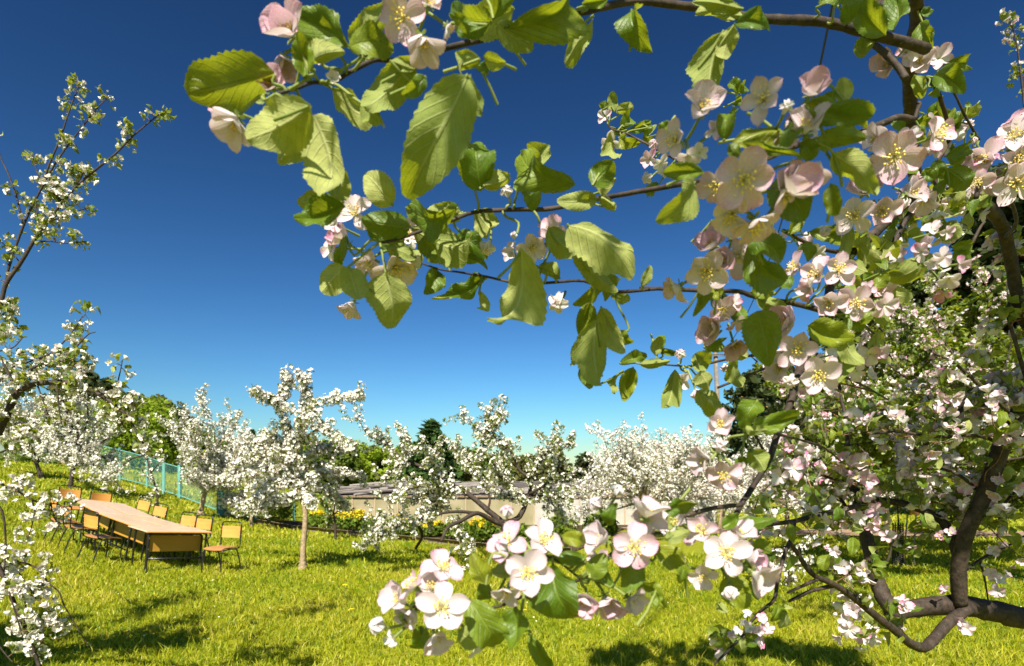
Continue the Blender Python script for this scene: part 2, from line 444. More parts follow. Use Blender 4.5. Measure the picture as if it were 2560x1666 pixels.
# ================================================================ ground, path, bed, grass
def grid_axis(lim, n, k):
    t = np.linspace(-1, 1, n); return np.sinh(t * k) / math.sinh(k) * lim
def make_ground():
    xs = grid_axis(600, 241, 5.2); ys = grid_axis(600, 241, 5.2) + 6
    X, Y = np.meshgrid(xs, ys); Z = ground_z(X, Y)
    m = MB(); m.add(np.column_stack([X.ravel(), Y.ravel(), Z.ravel()]), grid_faces(240, 240))
    g = NT('lawn_ground'); n1 = g.noise(1.1, 5); n2 = g.noise(14, 5); n3 = g.noise(.25, 3)
    c = g.mix(g.ramp(n2, .3, .7), (.11, .13, .007), (.28, .28, .015))
    c = g.mix(g.math('MULTIPLY', g.ramp(n1, .55, .75), .5), c, (.32, .27, .07))
    c = g.mix(g.math('MULTIPLY', g.ramp(n3, .5, .7), .4), c, (.18, .24, .010))
    tag(m.build('ground', g.bsdf(c, .9, .1, normal=g.bump(n2, .8, .05))), kind='structure')
make_ground()

def strip(name, left, right, mat, lift, n=40, cols=6):
    """a sheet that follows the terrain between two polylines of ground points"""
    l = spline(np.array(left, float), 8); r = spline(np.array(right, float), 8)
    t = np.linspace(0, 1, n)
    res = lambda p: np.column_stack([np.interp(t, np.linspace(0, 1, len(p)), p[:, k]) for k in range(2)])
    l, r = res(l), res(r); V = []
    for i in range(n):
        for j in range(cols + 1):
            q = l[i] * (1 - j / cols) + r[i] * j / cols; V.append((q[0], q[1], float(ground_z(q[0], q[1])) + lift))
    m = MB(); m.add(V, grid_faces(cols, n - 1)); return tag(m.build(name, mat), kind='structure')

g = NT('dirt'); n1 = g.noise(3, 6, .7); n2 = g.noise(25, 4)
c = g.mix(g.ramp(n1, .35, .65), (.20, .130, .085), (.33, .235, .16)); c = g.mix(g.math('MULTIPLY', g.ramp(n2, .6, .7), .5), c, (.36, .28, .2))
M['dirt'] = g.bsdf(c, .95, .1, normal=g.bump(n2, .6, .03))
PATH_L = [(4.2, 22.0), (8, 21.4), (13, 20.6), (20, 19.2), (30, 17)]
PATH_R = [(4.4, 19.4), (8, 18.2), (13, 17.4), (20, 16.2), (30, 14)]
strip('dirt_path', PATH_R, PATH_L, M['dirt'], .045)
strip('far_road', [(15, 40), (22, 41), (32, 40)], [(15, 43.6), (22, 44.6), (32, 43.6)], flat_mat('pale_gravel', (.42, .37, .31), .9, .15), .05)

EDGE = np.array([P(x, y, ground_hit(x, y))[:2] for x, y in ((640, 1308), (730, 1324), (870, 1338), (1060, 1357), (1250, 1377), (1430, 1386))])
g = NT('bed_soil'); n2 = g.noise(18, 5); M['soil'] = g.bsdf(g.mix(g.ramp(n2, .3, .7), (.035, .024, .015), (.10, .07, .04)), .95, .1, normal=g.bump(n2, .9, .05))
strip('garden_soil', EDGE + [0, .12], np.column_stack([np.linspace(-9.0, 5.0, 6), np.full(6, 23.6)]), M['soil'], .03)
m = MB(); pe = spline(EDGE, 5)
for a, b in zip(pe[:-1:5], pe[5::5]):
    d3 = np.array([*(b - a), float(ground_z(*b) - ground_z(*a))]); L = np.linalg.norm(d3); u = d3 / L; sd = norm(np.cross([0, 0, 1.], u)); up = np.cross(u, sd)
    mt = np.eye(4); mt[:3, 0], mt[:3, 1], mt[:3, 2] = u, sd, up; mt[:3, 3] = [a[0], a[1], float(ground_z(*a))]
    m.box(.01, L - .012, -.02, .02, -.05, .15, mat=mt, bev=.006)
tag(m.build('bed_edging', wood_mat('weathered_board', (.22, .155, .105), (.36, .27, .19), .8, 0, 6, .2)), 'low weathered wooden edging board along the flower bed in front of the long shed', 'edging')

# grass blades
def on_path(x, y):
    def yl(line): l = np.array(line); return np.interp(x, l[:, 0], l[:, 1])
    return (y > yl(PATH_R) - .05) & (y < yl(PATH_L) + .05) & (x > 4.2)
def in_bed(x, y):
    return (y > np.interp(x, pe[:, 0], pe[:, 1]) - .02) & (y < 28) & (x > pe[0, 0]) & (x < 5.2)
def make_grass():
    rs = np.random.RandomState(3); m = MB(); cut = lambda x, y: ~(on_path(x, y) | in_bed(x, y))
    for d0, d1, dens, hgt, wid in ((2.6, 4.3, 260, .08, .0040), (4.3, 7.0, 2700, .080, .0040), (7.0, 10.5, 1250, .088, .0060), (10.5, 16, 400, .105, .0105), (16, 27, 85, .12, .021), (27, 46, 14, .15, .042)):
        area = (d1 - d0) * 1.06 * (d0 + d1) * .98
        n = int(dens * area); y = np.sqrt(rs.uniform(d0 ** 2, d1 ** 2, n)); x = rs.uniform(-1, 1, n) * (y * 1.02 + .5)
        # clumps: pull part of the blades towards tuft centres
        k = rs.rand(n) < .55; cx = np.round(x / .09 + rs.rand() ) * .09; cy = np.round(y / .09) * .09
        hsh = np.sin(cx * 91.7 + cy * 47.3) * 43758.5; hsh -= np.floor(hsh); h2 = np.sin(cx * 33.1 + cy * 71.9) * 24634.6; h2 -= np.floor(h2)
        x = np.where(k, cx + (h2 - .5) * .12 + rs.randn(n) * .016, x); y = np.where(k, cy + (hsh - .5) * .12 + rs.randn(n) * .016, y)
        ok = cut(x, y); x, y, hsh, k = x[ok], y[ok], hsh[ok], k[ok]; n = len(x)
        z = ground_z(x, y)
        patch = .5 + .5 * np.sin(x * 1.1 + 2.0 * np.sin(y * .7)) * np.sin(y * 1.3 + 1.3 * np.sin(x * .9))
        patch2 = .5 + .5 * np.sin(x * 3.1 + 1.7 * np.sin(y * 2.3)) * np.sin(y * 3.7 + x)
        h = hgt * (.42 + .40 * rs.rand(n) + .45 * hsh * k + .55 * patch * patch2 + .9 * (rs.rand(n) > .965))
        az = rs.rand(n) * 6.283; lean = .25 + .75 * rs.rand(n) ** 1.3; wd = wid * (.6 + .8 * rs.rand(n))
        dx, dy = np.cos(az), np.sin(az); fa = rs.rand(n) * 6.283; sx, sy = np.cos(fa), np.sin(fa)
        t = np.array([0, .5, 1.0]); V = np.zeros((n, 6, 3)); A = np.zeros((n, 6, 3))
        rn = np.clip(-.02 + .42 * patch + .30 * patch2 + .22 * (hsh - .3) * k + .30 * rs.randn(n), 0, 1)
        for i, tt in enumerate(t):
            r = lean * h * tt ** 1.7 * .9; zz = z - .01 + h * tt * (1 - .35 * lean * tt)
            ww = wd * (1, .85, .12)[i]
            for s_, q in ((-1, 0), (1, 1)):
                V[:, 2 * i + q, 0] = x + dx * r + sx * ww * s_; V[:, 2 * i + q, 1] = y + dy * r + sy * ww * s_; V[:, 2 * i + q, 2] = zz
            A[:, 2 * i:2 * i + 2, 1] = tt
        A[:, :, 2] = rn[:, None]
        b = np.arange(n)[:, None] * 6
        f = np.concatenate([b + [0, 1, 3, 2], b + [2, 3, 5, 4]])
        m.add(V.reshape(-1, 3), f, 0, A.reshape(-1, 3))
    gm = NT('grass_blades'); rnd = gm.attr('rnd')
    c = gm.mix(rnd, (.095, .160, .003), (.46, .43, .012))
    c = gm.mix(gm.math('MULTIPLY', gm.math('POWER', rnd, 7.0), .65), c, (.44, .36, .12))
    M['grass'] = gm.bsdf(c, .5, .25, trans=gm.mix(rnd, (.32, .46, .006), (.72, .66, .015)), tfac=.30)
    return tag(m.build('grass', M['grass'], smooth=True), 'short sunlit yellow green grass covering the orchard lawn', 'grass', kind='stuff')
make_grass()

# petals fallen on the lawn
rs = np.random.RandomState(44); m = MB(); n = 900; y = np.sqrt(rs.uniform(4.4 ** 2, 15 ** 2, n)); x = rs.uniform(-1, 1, n) * y * .95
ok = ~(on_path(x, y) | in_bed(x, y)); x, y = x[ok], y[ok]; n = len(x); pz = ground_z(x, y) + rs.uniform(.02, .075, n)
tv = np.array([[-.4, -.5, 0], [.4, -.5, 0], [.55, .3, .12], [0, .6, .2], [-.55, .3, .12]]); m.stamp(tv, [[0, 1, 2, 4], [4, 2, 3, 3]][:1], np.zeros((5, 3)), np.column_stack([x, y, pz]), frames(np.array([0, 0, 1.]) + .5 * rs.randn(n, 3)), np.full(n, .016), rs.rand(n))
tag(m.build('fallen_petals', M['petal_white']), 'tiny white petals fallen among the grass blades', 'petals', kind='stuff')

# dandelions: small yellow heads in the lawn
def make_dandelion_mesh():
    m = MB(); m.tube([[0, 0, 0], [.004, 0, .06], [.002, .004, .11]], .0022, 4, 1)
    for k in range(22):
        a = k * 2.4; r = .018 * math.sqrt((k + 1) / 22)
        p = np.array([r * math.cos(a), r * math.sin(a), .112 + .006 * (1 - k / 22)]); t = np.array([-math.sin(a), math.cos(a), 0]) * .005; o = np.array([math.cos(a), math.sin(a), .2]) * .009
        m.add([p - t, p + t, p + t * .8 + o, p - t * .8 + o], [[0, 1, 2, 3]], 0)
    return m.mesh('dandelion', [flat_mat('dandelion_yellow', (.85, .55, .02), .6), M['green']])
dmesh = make_dandelion_mesh(); rs = np.random.RandomState(12)
for i in range(44):
    if i < 26: px, py = rs.uniform(1850, 2420), rs.uniform(1352, 1440)
    else: px, py = rs.uniform(560, 1500), rs.uniform(1395, 1640)
    d = ground_hit(px, py); p = P(px, py, d)
    if on_path(p[0], p[1]) or in_bed(p[0], p[1]): continue
    o = bpy.data.objects.new('dandelion', dmesh); scn.collection.objects.link(o)
    o.location = (p[0], p[1], float(ground_z(p[0], p[1]))); o.rotation_euler = (.2 * rs.randn(), .2 * rs.randn(), rs.rand() * 6); s_ = 1 + .5 * rs.rand(); o.scale = (s_, s_, s_)
    tag(o, 'tiny yellow dandelion head standing in the short grass', 'flower', 'dandelions scattered in the lawn')

# ================================================================ long low shed with a roof of loose boards
def make_shed():
    d = 24.0; x0, x1 = -7.7, 8.6; zb = -.35; ze = 1.03
    root = empty('long_shed', (x0, d, float(ground_z(x0, d))))
    tag(root, 'long low beige panelled shed with loose grey boards on its roof behind the flower bed', 'shed')
    O = np.array(root.location)
    beige = NT('shed_panel'); n1 = beige.noise(1.3, 5); n2 = beige.noise(9, 5)
    c = beige.mix(beige.ramp(n1, .35, .65), (.21, .185, .10), (.30, .26, .16)); c = beige.mix(beige.math('MULTIPLY', beige.ramp(n2, .55, .7), .3), c, (.24, .22, .13))
    pm = beige.bsdf(c, .8, .2, normal=beige.bump(n2, .2, .01))
    film = flat_mat('shed_film', (.36, .345, .30), .35, .12, 2.5)
    batten = wood_mat('shed_batten', (.30, .21, .13), (.42, .32, .22), .8, 2, 4, .2)
    n = 17; wpan = (x1 - x0) / n
    for i in range(n):
        a = x0 + i * wpan; m = MB(); m.box(a + .004, a + wpan - .004, d, d + .05, zb, ze, bev=.004)
        m.build('wall_panel', film if i > 8 else pm, root, False, O)
        m = MB(); m.box(a - .025, a + .025, d - .035, d - .002, zb, ze - .01, bev=.004)
        m.build('batten', batten, root, False, O)
    m = MB(); m.box(x0, x1, d + 2.6, d + 2.65, zb, 1.5); m.build('back_wall', pm, root, False, O)
    for xx in (x0 - .052, x1 + .002):
        m = MB(); m.add([[xx, d, zb], [xx, d + 2.64, zb], [xx, d + 2.64, 1.48], [xx, d, ze - .02], [xx + .05, d, zb], [xx + .05, d + 2.64, zb], [xx + .05, d + 2.64, 1.48], [xx + .05, d, ze - .02]],
                        [[3, 2, 1, 0], [4, 5, 6, 7], [0, 1, 5, 4], [1, 2, 6, 5], [2, 3, 7, 6], [3, 0, 4, 7]]); m.build('end_wall', pm, root, False, O)
    m = MB(); m.box(x0 - .15, x1 + .15, d - .10, d + .02, ze + .002, ze + .07, bev=.008); m.build('eave_beam', batten, root, False, O)
    gray = rnd_mat('grey_board', (.060, .050, .046), (.33, .29, .26), .85)
    rs = np.random.RandomState(5); m = MB(); sl_ = (1.55 - 1.11) / 2.7
    m.add([[x0 - .1, d - .12, 1.085], [x1 + .1, d - .12, 1.085], [x1 + .1, d + 2.75, 1.085 + 2.87 * sl_], [x0 + .9, d + 2.75, 1.085 + 2.87 * sl_]], [[0, 1, 2, 3]], 0, [[0, 0, .1]] * 4)
    for i in range(210):
        L = rs.uniform(.9, 2.8); wd = rs.uniform(.05, .11); cx = rs.uniform(x0 + .3, x1 - .3); cy = rs.uniform(.15, 2.6)
        if cx < x0 + 1.3: cy = min(cy, 1.2)
        a = math.radians(rs.choice([22, 28, 16, 35]) + 8 * rs.randn()) if rs.rand() < .8 else math.radians(rs.uniform(-25, 70)); pit = .05 * rs.randn()
        u = norm([math.cos(a), math.sin(a), math.sin(a) * sl_ + pit]); sd = norm(np.cross([0, -sl_, 1], u)); up = np.cross(u, sd)
        mt = np.eye(4); mt[:3, 0], mt[:3, 1], mt[:3, 2] = u, sd, up; mt[:3, 3] = [cx, d - .1 + cy, 1.12 + cy * sl_ + .15 * rs.rand()]
        if np.dot(u, [0, 1, 0]) * L / 2 > cy + .15: continue
        m.box(-L / 2, L / 2, -wd, wd, -.016, .026, mat=mt, rnd=rs.rand() ** 1.4)
    m.build('roof', gray, root, False, O)
make_shed()

# ================================================================ plants of the flower bed
def clump_quads(m, c, rad, n, size, rs, mi=0, flat=1.0, rlo=0, rhi=1, shell=.5, elong=1.6):
    q = norm(rs.randn(n, 3)) * (shell + (1 - shell) * rs.rand(n, 1)) ** .6 * np.asarray(rad) + np.asarray(c)
    nrm = norm(norm(q - np.asarray(c)) + .8 * rs.randn(n, 3)); fr_ = norm(np.cross(nrm, rs.randn(n, 3))); s2 = np.cross(nrm, fr_)
    sz = size * (.6 + .8 * rs.rand(n))[:, None]
    V = np.stack([q - fr_ * sz * elong * .5, q + s2 * sz * .5 - fr_ * sz * .05, q + fr_ * sz * elong * .5, q - s2 * sz * .5 - fr_ * sz * .05], axis=1)
    A = np.zeros((n, 4, 3)); A[:, :, 2] = (rlo + (rhi - rlo) * rs.rand(n))[:, None]
    m.add(V.reshape(-1, 3), np.arange(4 * n).reshape(-1, 4), mi, A.reshape(-1, 3))
M['bed_leaf'] = rnd_mat('bed_leaf', (.05, .10, .008), (.15, .20, .02), .6, trans=(.3, .42, .03))
M['yellow'] = rnd_mat('yellow_flower', (.72, .48, .01), (.86, .66, .03), .6, trans=(.8, .6, .05))
def bed_plant(px, py, wpx, hpx, kind, label):
    rs = np.random.RandomState(int(px)); d = min(ground_hit(px, py), 23.2); p = P(px, py, d); z = float(ground_z(p[0], p[1]))
    W, H = wpx / F * d / 2, 1.45 * hpx / F * d
    names = {'yellow': ('yellow_flower_plant', 'flowering plant'), 'bush': ('garden_bush', 'bush'), 'leafy': ('leafy_plant', 'plant')}
    root = empty(names[kind][0], (p[0], p[1], z)); tag(root, label, names[kind][1], 'plants in the flower bed')
    st = MB(); lf = MB(); fl = MB()
    for i in range(26):
        a = rs.rand() * 6.28; r = W * math.sqrt(rs.rand()) * .9; t = np.array([r * math.cos(a), r * math.sin(a) * .7, H * (1 - .35 * (r / W) ** 2) * (.75 + .3 * rs.rand())])
        st.tube([[t[0] * .3, t[1] * .3, 0], [t[0] * .75, t[1] * .75, t[2] * .5], t], .006, 4, rnd=rs.rand())
        clump_quads(lf, t * [.9, .9, .60], (W * .32, W * .28, H * .34), 70, .07 if kind != 'bush' else .06, rs)
        if kind == 'yellow' or (kind == 'bush' and i % 3 == 0): clump_quads(fl, t * [1, 1, .93], (W * .2, W * .18, H * .12), 60, .045, rs, shell=.2, elong=1.1)
    for b, nm, mt in ((st, 'stems', M['green']), (lf, 'leaves', M['bed_leaf']), (fl, 'flowers', M['yellow'])):
        if b.n:
            b.v = [v + np.array(root.location) for v in b.v]; b.build(nm, mt, root, origin=tuple(root.location))['kind'] = 'stuff'
for a in ((880, 1332, 110, 42, 'yellow', 'bright yellow flowering clump beside the left end of the shed wall'),
          (945, 1335, 60, 34, 'leafy', 'low dark green leafy plant right of the bright yellow clump'),
          (800, 1330, 60, 40, 'bush', 'yellow flecked bush by the dark shaded little tree'),
          (700, 1308, 80, 60, 'bush', 'round yellow green bush at the foot of the teal fence'),
          (1000, 1342, 90, 38, 'bush', 'olive and yellow bush midway along the wooden edging board'),
          (1075, 1345, 80, 34, 'bush', 'yellowish bush under the sprawling apple tree'),
          (1150, 1352, 80, 40, 'leafy', 'fresh green leafy plant behind the edging under low boughs'),
          (1215, 1362, 90, 52, 'bush', 'tall green and orange tinted bush at the right end of the edging board'),
          (1290, 1366, 80, 46, 'leafy', 'bright green plant in front of the pale film wall'),
          (1400, 1352, 90, 50, 'leafy', 'wide green plant right of the pale film wall'),
          (1500, 1340, 90, 44, 'leafy', 'dark green plant near the dense white apple tree')):
    bed_plant(*a)

# ================================================================ teal mesh fence with a gate
def make_fence():
    teal = flat_mat('teal_paint', (.11, .29, .25), .45, .15, 5); dteal = flat_mat('dark_teal_paint', (.035, .17, .17), .5, .2, 5)
    spec = [(232, 1188, 84), (300, 1203, 83), (368, 1221, 84), (409, 1236, 84), (449, 1248, 85), (555, 1290, 92), (640, 1302, 80), (735, 1303, 72), (815, 1300, 66)]
    pts = []
    for px, py, h in spec:
        d = ground_hit(px, py); p = P(px, py, d); pts.append((p[0], p[1], float(ground_z(p[0], p[1])), h / F * d))
    A0 = pts[4]; root = empty('mesh_fence', A0[:3]); O = np.array(A0[:3])
    tag(root, 'teal painted wire mesh fence running down the slope behind the tables', 'fence')
    def bar(m, a, b, r): m.tube([a, b], r, 6)
    gate = None
    for i, (x, y, z, h) in enumerate(pts):
        m = MB(); r = .055 if i in (1, 4) else (.13 if i == 5 else .04)
        m.box(x - r, x + r, y - r, y + r, z - .15, z + h, bev=.008); m.build('post', dteal if i == 5 else teal, root, False, O)
    for i in range(len(pts) - 1):
        a, b = np.array(pts[i][:3]), np.array(pts[i + 1][:3]); ha, hb = pts[i][3] * .93, pts[i + 1][3] * .93
        L = np.linalg.norm(b - a); up = np.array([0, 0, 1.]); u = (b - a) / L
        a2, b2 = a + u * .06, b - u * .06
        m = MB(); lo = .14; par = root
        if i == 3:
            gate = empty('mesh_gate', tuple(a2)); tag(gate, 'narrow teal mesh gate beside the thick pale fence post', 'gate'); par = gate
        bar(m, a2 + up * lo, b2 + up * lo, .022); bar(m, a2 + up * ha, b2 + up * hb, .022)
        if i == 3: bar(m, a2 + up * lo, a2 + up * ha, .03); bar(m, b2 + up * lo, b2 + up * hb, .03)
        m.build('frame', teal, par, False, O if par is root else tuple(par.location))
        m = MB(); nx = max(6, int(L / .075)); wr = .0026
        for k in range(1, nx):
            t = k / nx; p = a2 * (1 - t) + b2 * t; m.tube([p + up * lo, p + up * (ha * (1 - t) + hb * t)], wr, 3, cap=False)
        for k in range(1, 19):
            t = k / 19; m.tube([a2 + up * (lo + (ha - lo) * t), b2 + up * (lo + (hb - lo) * t)], wr, 3, cap=False)
        m.build('mesh_panel', teal, par, False, O if par is root else tuple(par.location))
make_fence()

# ================================================================ woods behind the orchard
M['fol_bright'] = rnd_mat('spring_foliage', (.085, .140, .006), (.25, .32, .018), .7, trans=(.28, .40, .02), tfac=.3)
M['fol_green'] = rnd_mat('green_foliage', (.045, .080, .008), (.125, .160, .018), .7, trans=(.18, .26, .03), tfac=.25)
M['fol_dark'] = rnd_mat('pine_needles', (.017, .030, .010), (.060, .076, .022), .75, trans=(.07, .1, .02), tfac=.15)
M['fol_olive'] = rnd_mat('olive_foliage', (.055, .062, .014), (.120, .120, .030), .75, trans=(.18, .19, .03), tfac=.2)
M['fol_spruce'] = rnd_mat('spruce_needles', (.016, .042, .012), (.060, .110, .020), .75, trans=(.08, .14, .02), tfac=.15)

def deciduous(rs, h, w, n=3600, size=.26, lobes=22, low=.12):
    cr = MB(); tr = MB()
    tr.tube(spline([[0, 0, 0], [.03 * h, 0, h * .3], [0, .02 * h, h * .62], [.02 * h, 0, h * .86]], 4), np.linspace(.035 * h, .006 * h, 13), 7)
    for i in range(lobes):
        t = (i + .5) / lobes; z = h * (low + (.93 - low) * t); ring = w * math.sqrt(max(.05, 1 - (abs(t - .40) / .66) ** 2)) * .70
        a = i * 2.4 + rs.rand(); c = np.array([ring * math.cos(a), ring * math.sin(a), z]); r = w * (.22 + .20 * rs.rand())
        tr.tube([[0, 0, z * .75], c * [.5, .5, .93], c], [.012 * h, .008 * h, .003 * h], 5)
        clump_quads(cr, c, (r * 1.15, r * 1.15, r * .85), n // lobes, size, rs, shell=.45)
    return tr, cr
def conifer(rs, h, w, n_wh=24, size=.30, per=9, droop=.35):
    cr = MB(); tr = MB(); tr.tube([[0, 0, 0], [0, 0, h * .5], [0, 0, h * .99]], [.02 * h, .012 * h, .002 * h], 7)
    for i in range(n_wh):
        t = i / n_wh; z = h * (.04 + .95 * t); L = w * (1 - t) ** .85 + .03 * w; k = max(4, int(per * (1 - .4 * t)))
        for j in range(k):
            a = 6.283 * j / k + i * .7 + .3 * rs.randn(); l = L * (.75 + .4 * rs.rand()); dr = np.array([math.cos(a), math.sin(a), 0])
            q = max(4, int(16 * l / w + 3)); s_ = np.linspace(.12, 1, q)
            for tt in s_:
                c = dr * l * tt + [0, 0, z - droop * l * tt + .25 * l * tt * tt]; clump_quads(cr, c, (size * .5, size * .5, size * .16), 3, size, rs, shell=0, elong=2.2)
    return tr, cr
def pine(rs, h, w, n_cl=60, size=.22, per=55, low=.35):
    cr = MB(); tr = MB(); bend = rs.randn(2) * .02 * h
    axis = spline([[0, 0, 0], [bend[0], 0, h * .35], [0, bend[1], h * .7], [bend[0], bend[1], h * .97]], 5)
    tr.tube(axis, np.linspace(.02 * h, .004 * h, len(axis)), 8)
    for i in range(n_cl):
        t = low + (1 - low) * ((i + rs.rand()) / n_cl); z = h * t; L = w * (math.sin(min(1, (t - low) / (1 - low) * .86 + .18) * math.pi) ** .7) * (.45 + .65 * rs.rand())
        a = rs.rand() * 6.283; b = np.array([np.interp(z, axis[:, 2], axis[:, 0]), np.interp(z, axis[:, 2], axis[:, 1]), z]); e = b + np.array([math.cos(a) * L, math.sin(a) * L, .22 * L + .1 * rs.randn() * L])
        tr.tube([b, (b + e) / 2 + [0, 0, -.05 * L], e], [.006 * h, .004 * h, .002 * h], 5)
        for tt in (.45, .72, 1.0):
            c = b * (1 - tt) + e * tt + rs.randn(3) * .1 * w; clump_quads(cr, c, np.array([.20, .20, .12]) * w * (.8 + .5 * rs.rand()), per // 3, size, rs, shell=.1, elong=2.4)
    return tr, cr
PROTO = {}
def proto(key, maker, crown_mat, bark):
    tr, cr = maker(); PROTO[key] = (tr.mesh('trunk', [bark]), cr.mesh('crown', [crown_mat]))
rf = np.random.RandomState(21)
proto('willow', lambda: deciduous(rf, 5.0, 3.2, 9000, .17, 46, .06), M['fol_bright'], M['bark'])
proto('green', lambda: deciduous(rf, 6.0, 2.6, 4600, .25, 26, .05), M['fol_bright'], M['bark'])
proto('green2', lambda: deciduous(rf, 7.0, 2.4, 4600, .25, 26, .05), M['fol_green'], M['bark'])
proto('olive', lambda: deciduous(rf, 6.5, 2.6, 4200, .25, 24, .05), M['fol_olive'], M['bark'])
proto('birch', lambda: deciduous(rf, 9.0, 1.7, 2600, .20, 30, .10), M['fol_olive'], flat_mat('birch_bark', (.5, .47, .42), .8))
proto('spruce', lambda: conifer(rf, 7.0, 1.9, 26, .24, 10), M['fol_spruce'], M['bark'])
proto('pine', lambda: pine(rf, 9.0, 2.3, 70, .24, 60, .22), M['fol_dark'], M['bark_pine'])
proto('tallpine', lambda: pine(rf, 16.0, 2.6, 170, .20, 130, .22), M['fol_dark'], M['bark_pine'])
proto('tallpine2', lambda: pine(rf, 15.0, 3.2, 150, .20, 130, .12), M['fol_dark'], M['bark_pine'])
NAME = {'willow': 'willow_tree', 'green': 'broadleaf_tree', 'green2': 'broadleaf_tree', 'olive': 'broadleaf_tree', 'birch': 'birch_tree', 'spruce': 'spruce_tree', 'pine': 'pine_tree', 'tallpine': 'tall_pine_tree', 'tallpine2': 'tall_pine_tree'}
BASEH = {'willow': 5.0, 'green': 6.0, 'green2': 7.0, 'olive': 6.5, 'birch': 9.0, 'spruce': 7.0, 'pine': 9.0, 'tallpine': 16.0, 'tallpine2': 15.0}
def far_tree(key, px, ytop, d, label, wide=1.0, group='trees of the woods behind the orchard'):
    p = P(px, ytop, d); z0 = float(ground_z(p[0], d)) - .1; h = p[2] - z0; s_ = h / BASEH[key]
    o = empty(NAME[key], (p[0], d, z0), rf.rand() * 6.28); o.scale = (s_ * wide, s_ * wide, s_); tag(o, label, 'tree', group)
    for nm, me in zip(('trunk', 'crown'), PROTO[key]):
        c = bpy.data.objects.new(nm, me); scn.collection.objects.link(c); c.parent = o
    return o
G = 'broadleaf trees in the green wood beyond the shed'
for a in (('willow', 345, 1000, 44, 'big rounded bright green tree on the slope behind the teal fence'),
          ('pine', 262, 958, 50, 'dark pine rising just left of the rounded bright green tree'),
          ('pine', 226, 940, 53, 'tallest dark pine on the far left skyline'),
          ('pine', 160, 955, 50, 'dark pine showing through the drooping left apple boughs'),
          ('pine', 300, 990, 56, 'small dark pine between the tall pines and the rounded tree'),
          ('birch', 385, 978, 62, 'pale airy birch directly above the rounded bright green tree'),
          ('birch', 362, 984, 64, 'feathery birch left of the pale airy birch'),
          ('birch', 424, 990, 60, 'slender lone birch right of the rounded bright green tree', 1.2),
          ('pine', 462, 1030, 55, 'dark bushy pine right of the slender birch', 1.2),
          ('green2', 520, 1075, 60, 'green tree behind the small white apple tree by the fence'),
          ('spruce', 632, 1072, 62, 'little spruce tip left of the central apple tree'),
          ('spruce', 655, 1098, 66, 'lowest spruce tip beside the central apple tree'),
          ('spruce', 1079, 1046, 44, 'pointed green spruce standing alone above the shed', 1.7),
          ('pine', 1545, 1128, 62, 'dark flat topped pine between the blossoming trees above the shed', 1.25),
          ('pine', 1465, 1138, 60, 'dull green pine left of the dense white apple tree', 1.4),
          ('pine', 1395, 1142, 64, 'brownish pine behind the sprawling apple tree', 1.3),
          ('pine', 1738, 1128, 56, 'small pine just right of the dense white apple tree'),
          ('pine', 1880, 945, 38, 'dark pine with a bare lower trunk right of the wooden pole', 1.1),
          ('pine', 1960, 930, 36, 'dark pine second to the right of the wooden pole', 1.1),
          ('pine', 2040, 905, 37, 'dark bushy pine behind the leaning bough', 1.25),
          ('tallpine2', 2170, 720, 34, 'broad dark pine right of the leaning bough', 1.1),
          ('tallpine2', 2290, 700, 33, 'dark pine filling the gap left of the tallest pine', 1.15),
          ('tallpine', 2465, 505, 30, 'very tall narrow dark pine near the right edge', 1.0),
          ('tallpine', 2600, 330, 28, 'tallest dark pine cut off by the right edge', 1.1),
          ('tallpine2', 2390, 800, 36, 'dark pine behind the shoots of the leafy apple tree', 1.2)):
    far_tree(*a)
for i, (px, yt, k) in enumerate(((835, 1092, 'green2'), (870, 1102, 'green'), (915, 1112, 'green2'), (955, 1122, 'green'), (1000, 1122, 'green'), (1040, 1108, 'green2'), (1130, 1118, 'olive'), (1180, 1128, 'green'), (1230, 1132, 'green2'), (1285, 1138, 'olive'), (1340, 1140, 'olive'), (1590, 1150, 'green2'), (1640, 1150, 'green'), (1690, 1150, 'olive'), (1800, 1130, 'olive'), (780, 1100, 'green'), (735, 1110, 'green2'), (690, 1115, 'green'), (600, 1105, 'olive'), (560, 1100, 'green'), (500, 1090, 'green'))):
    txt = {'green': 'bright green broadleaf tree', 'green2': 'mid green broadleaf tree', 'olive': 'olive green broadleaf tree'}[k]
    place = ('behind the right arm of the central apple tree', 'above the left end of the shed roof', 'left of the blossoming bough over the shed', 'behind the first blossoms of the sprawling tree', 'just left of the pointed spruce', 'touching the pointed spruce on its left', 'touching the pointed spruce on its right', 'behind the tall shoot of the sprawling tree', 'right of the tall shoot of the sprawling tree', 'behind the top of the sprawling tree', 'left of the brownish pine', 'right of the flat topped pine', 'behind the dense white apple tree', 'behind the right side of the dense white tree', 'at the foot of the wooden pole', 'hidden behind the crown of the central apple tree', 'behind the upper trunk of the central apple tree', 'left behind the central apple tree', 'between the fence tree and the central apple tree', 'behind the fence above the corner post', 'behind the fence left of the corner post')[i]
    far_tree(k, px, yt, 52 + (i * 7) % 17, txt + ' ' + place, 1.25, G)
# far wood reading as one dark band
m = MB(); rs = np.random.RandomState(9)
for i in range(420):
    a = rs.uniform(-1.15, 1.15); d = rs.uniform(70, 95); x = d * math.tan(a * .8); z = float(ground_z(x, d)); hh = rs.uniform(1.5, 4.2)
    clump_quads(m, (x, d, z + hh * .5), (1.8, 1.8, hh * .62), 70, .55, rs, shell=.5)
tag(m.build('woods', M['fol_green']), 'distant dark band of woodland behind the trees', 'woods', kind='stuff')

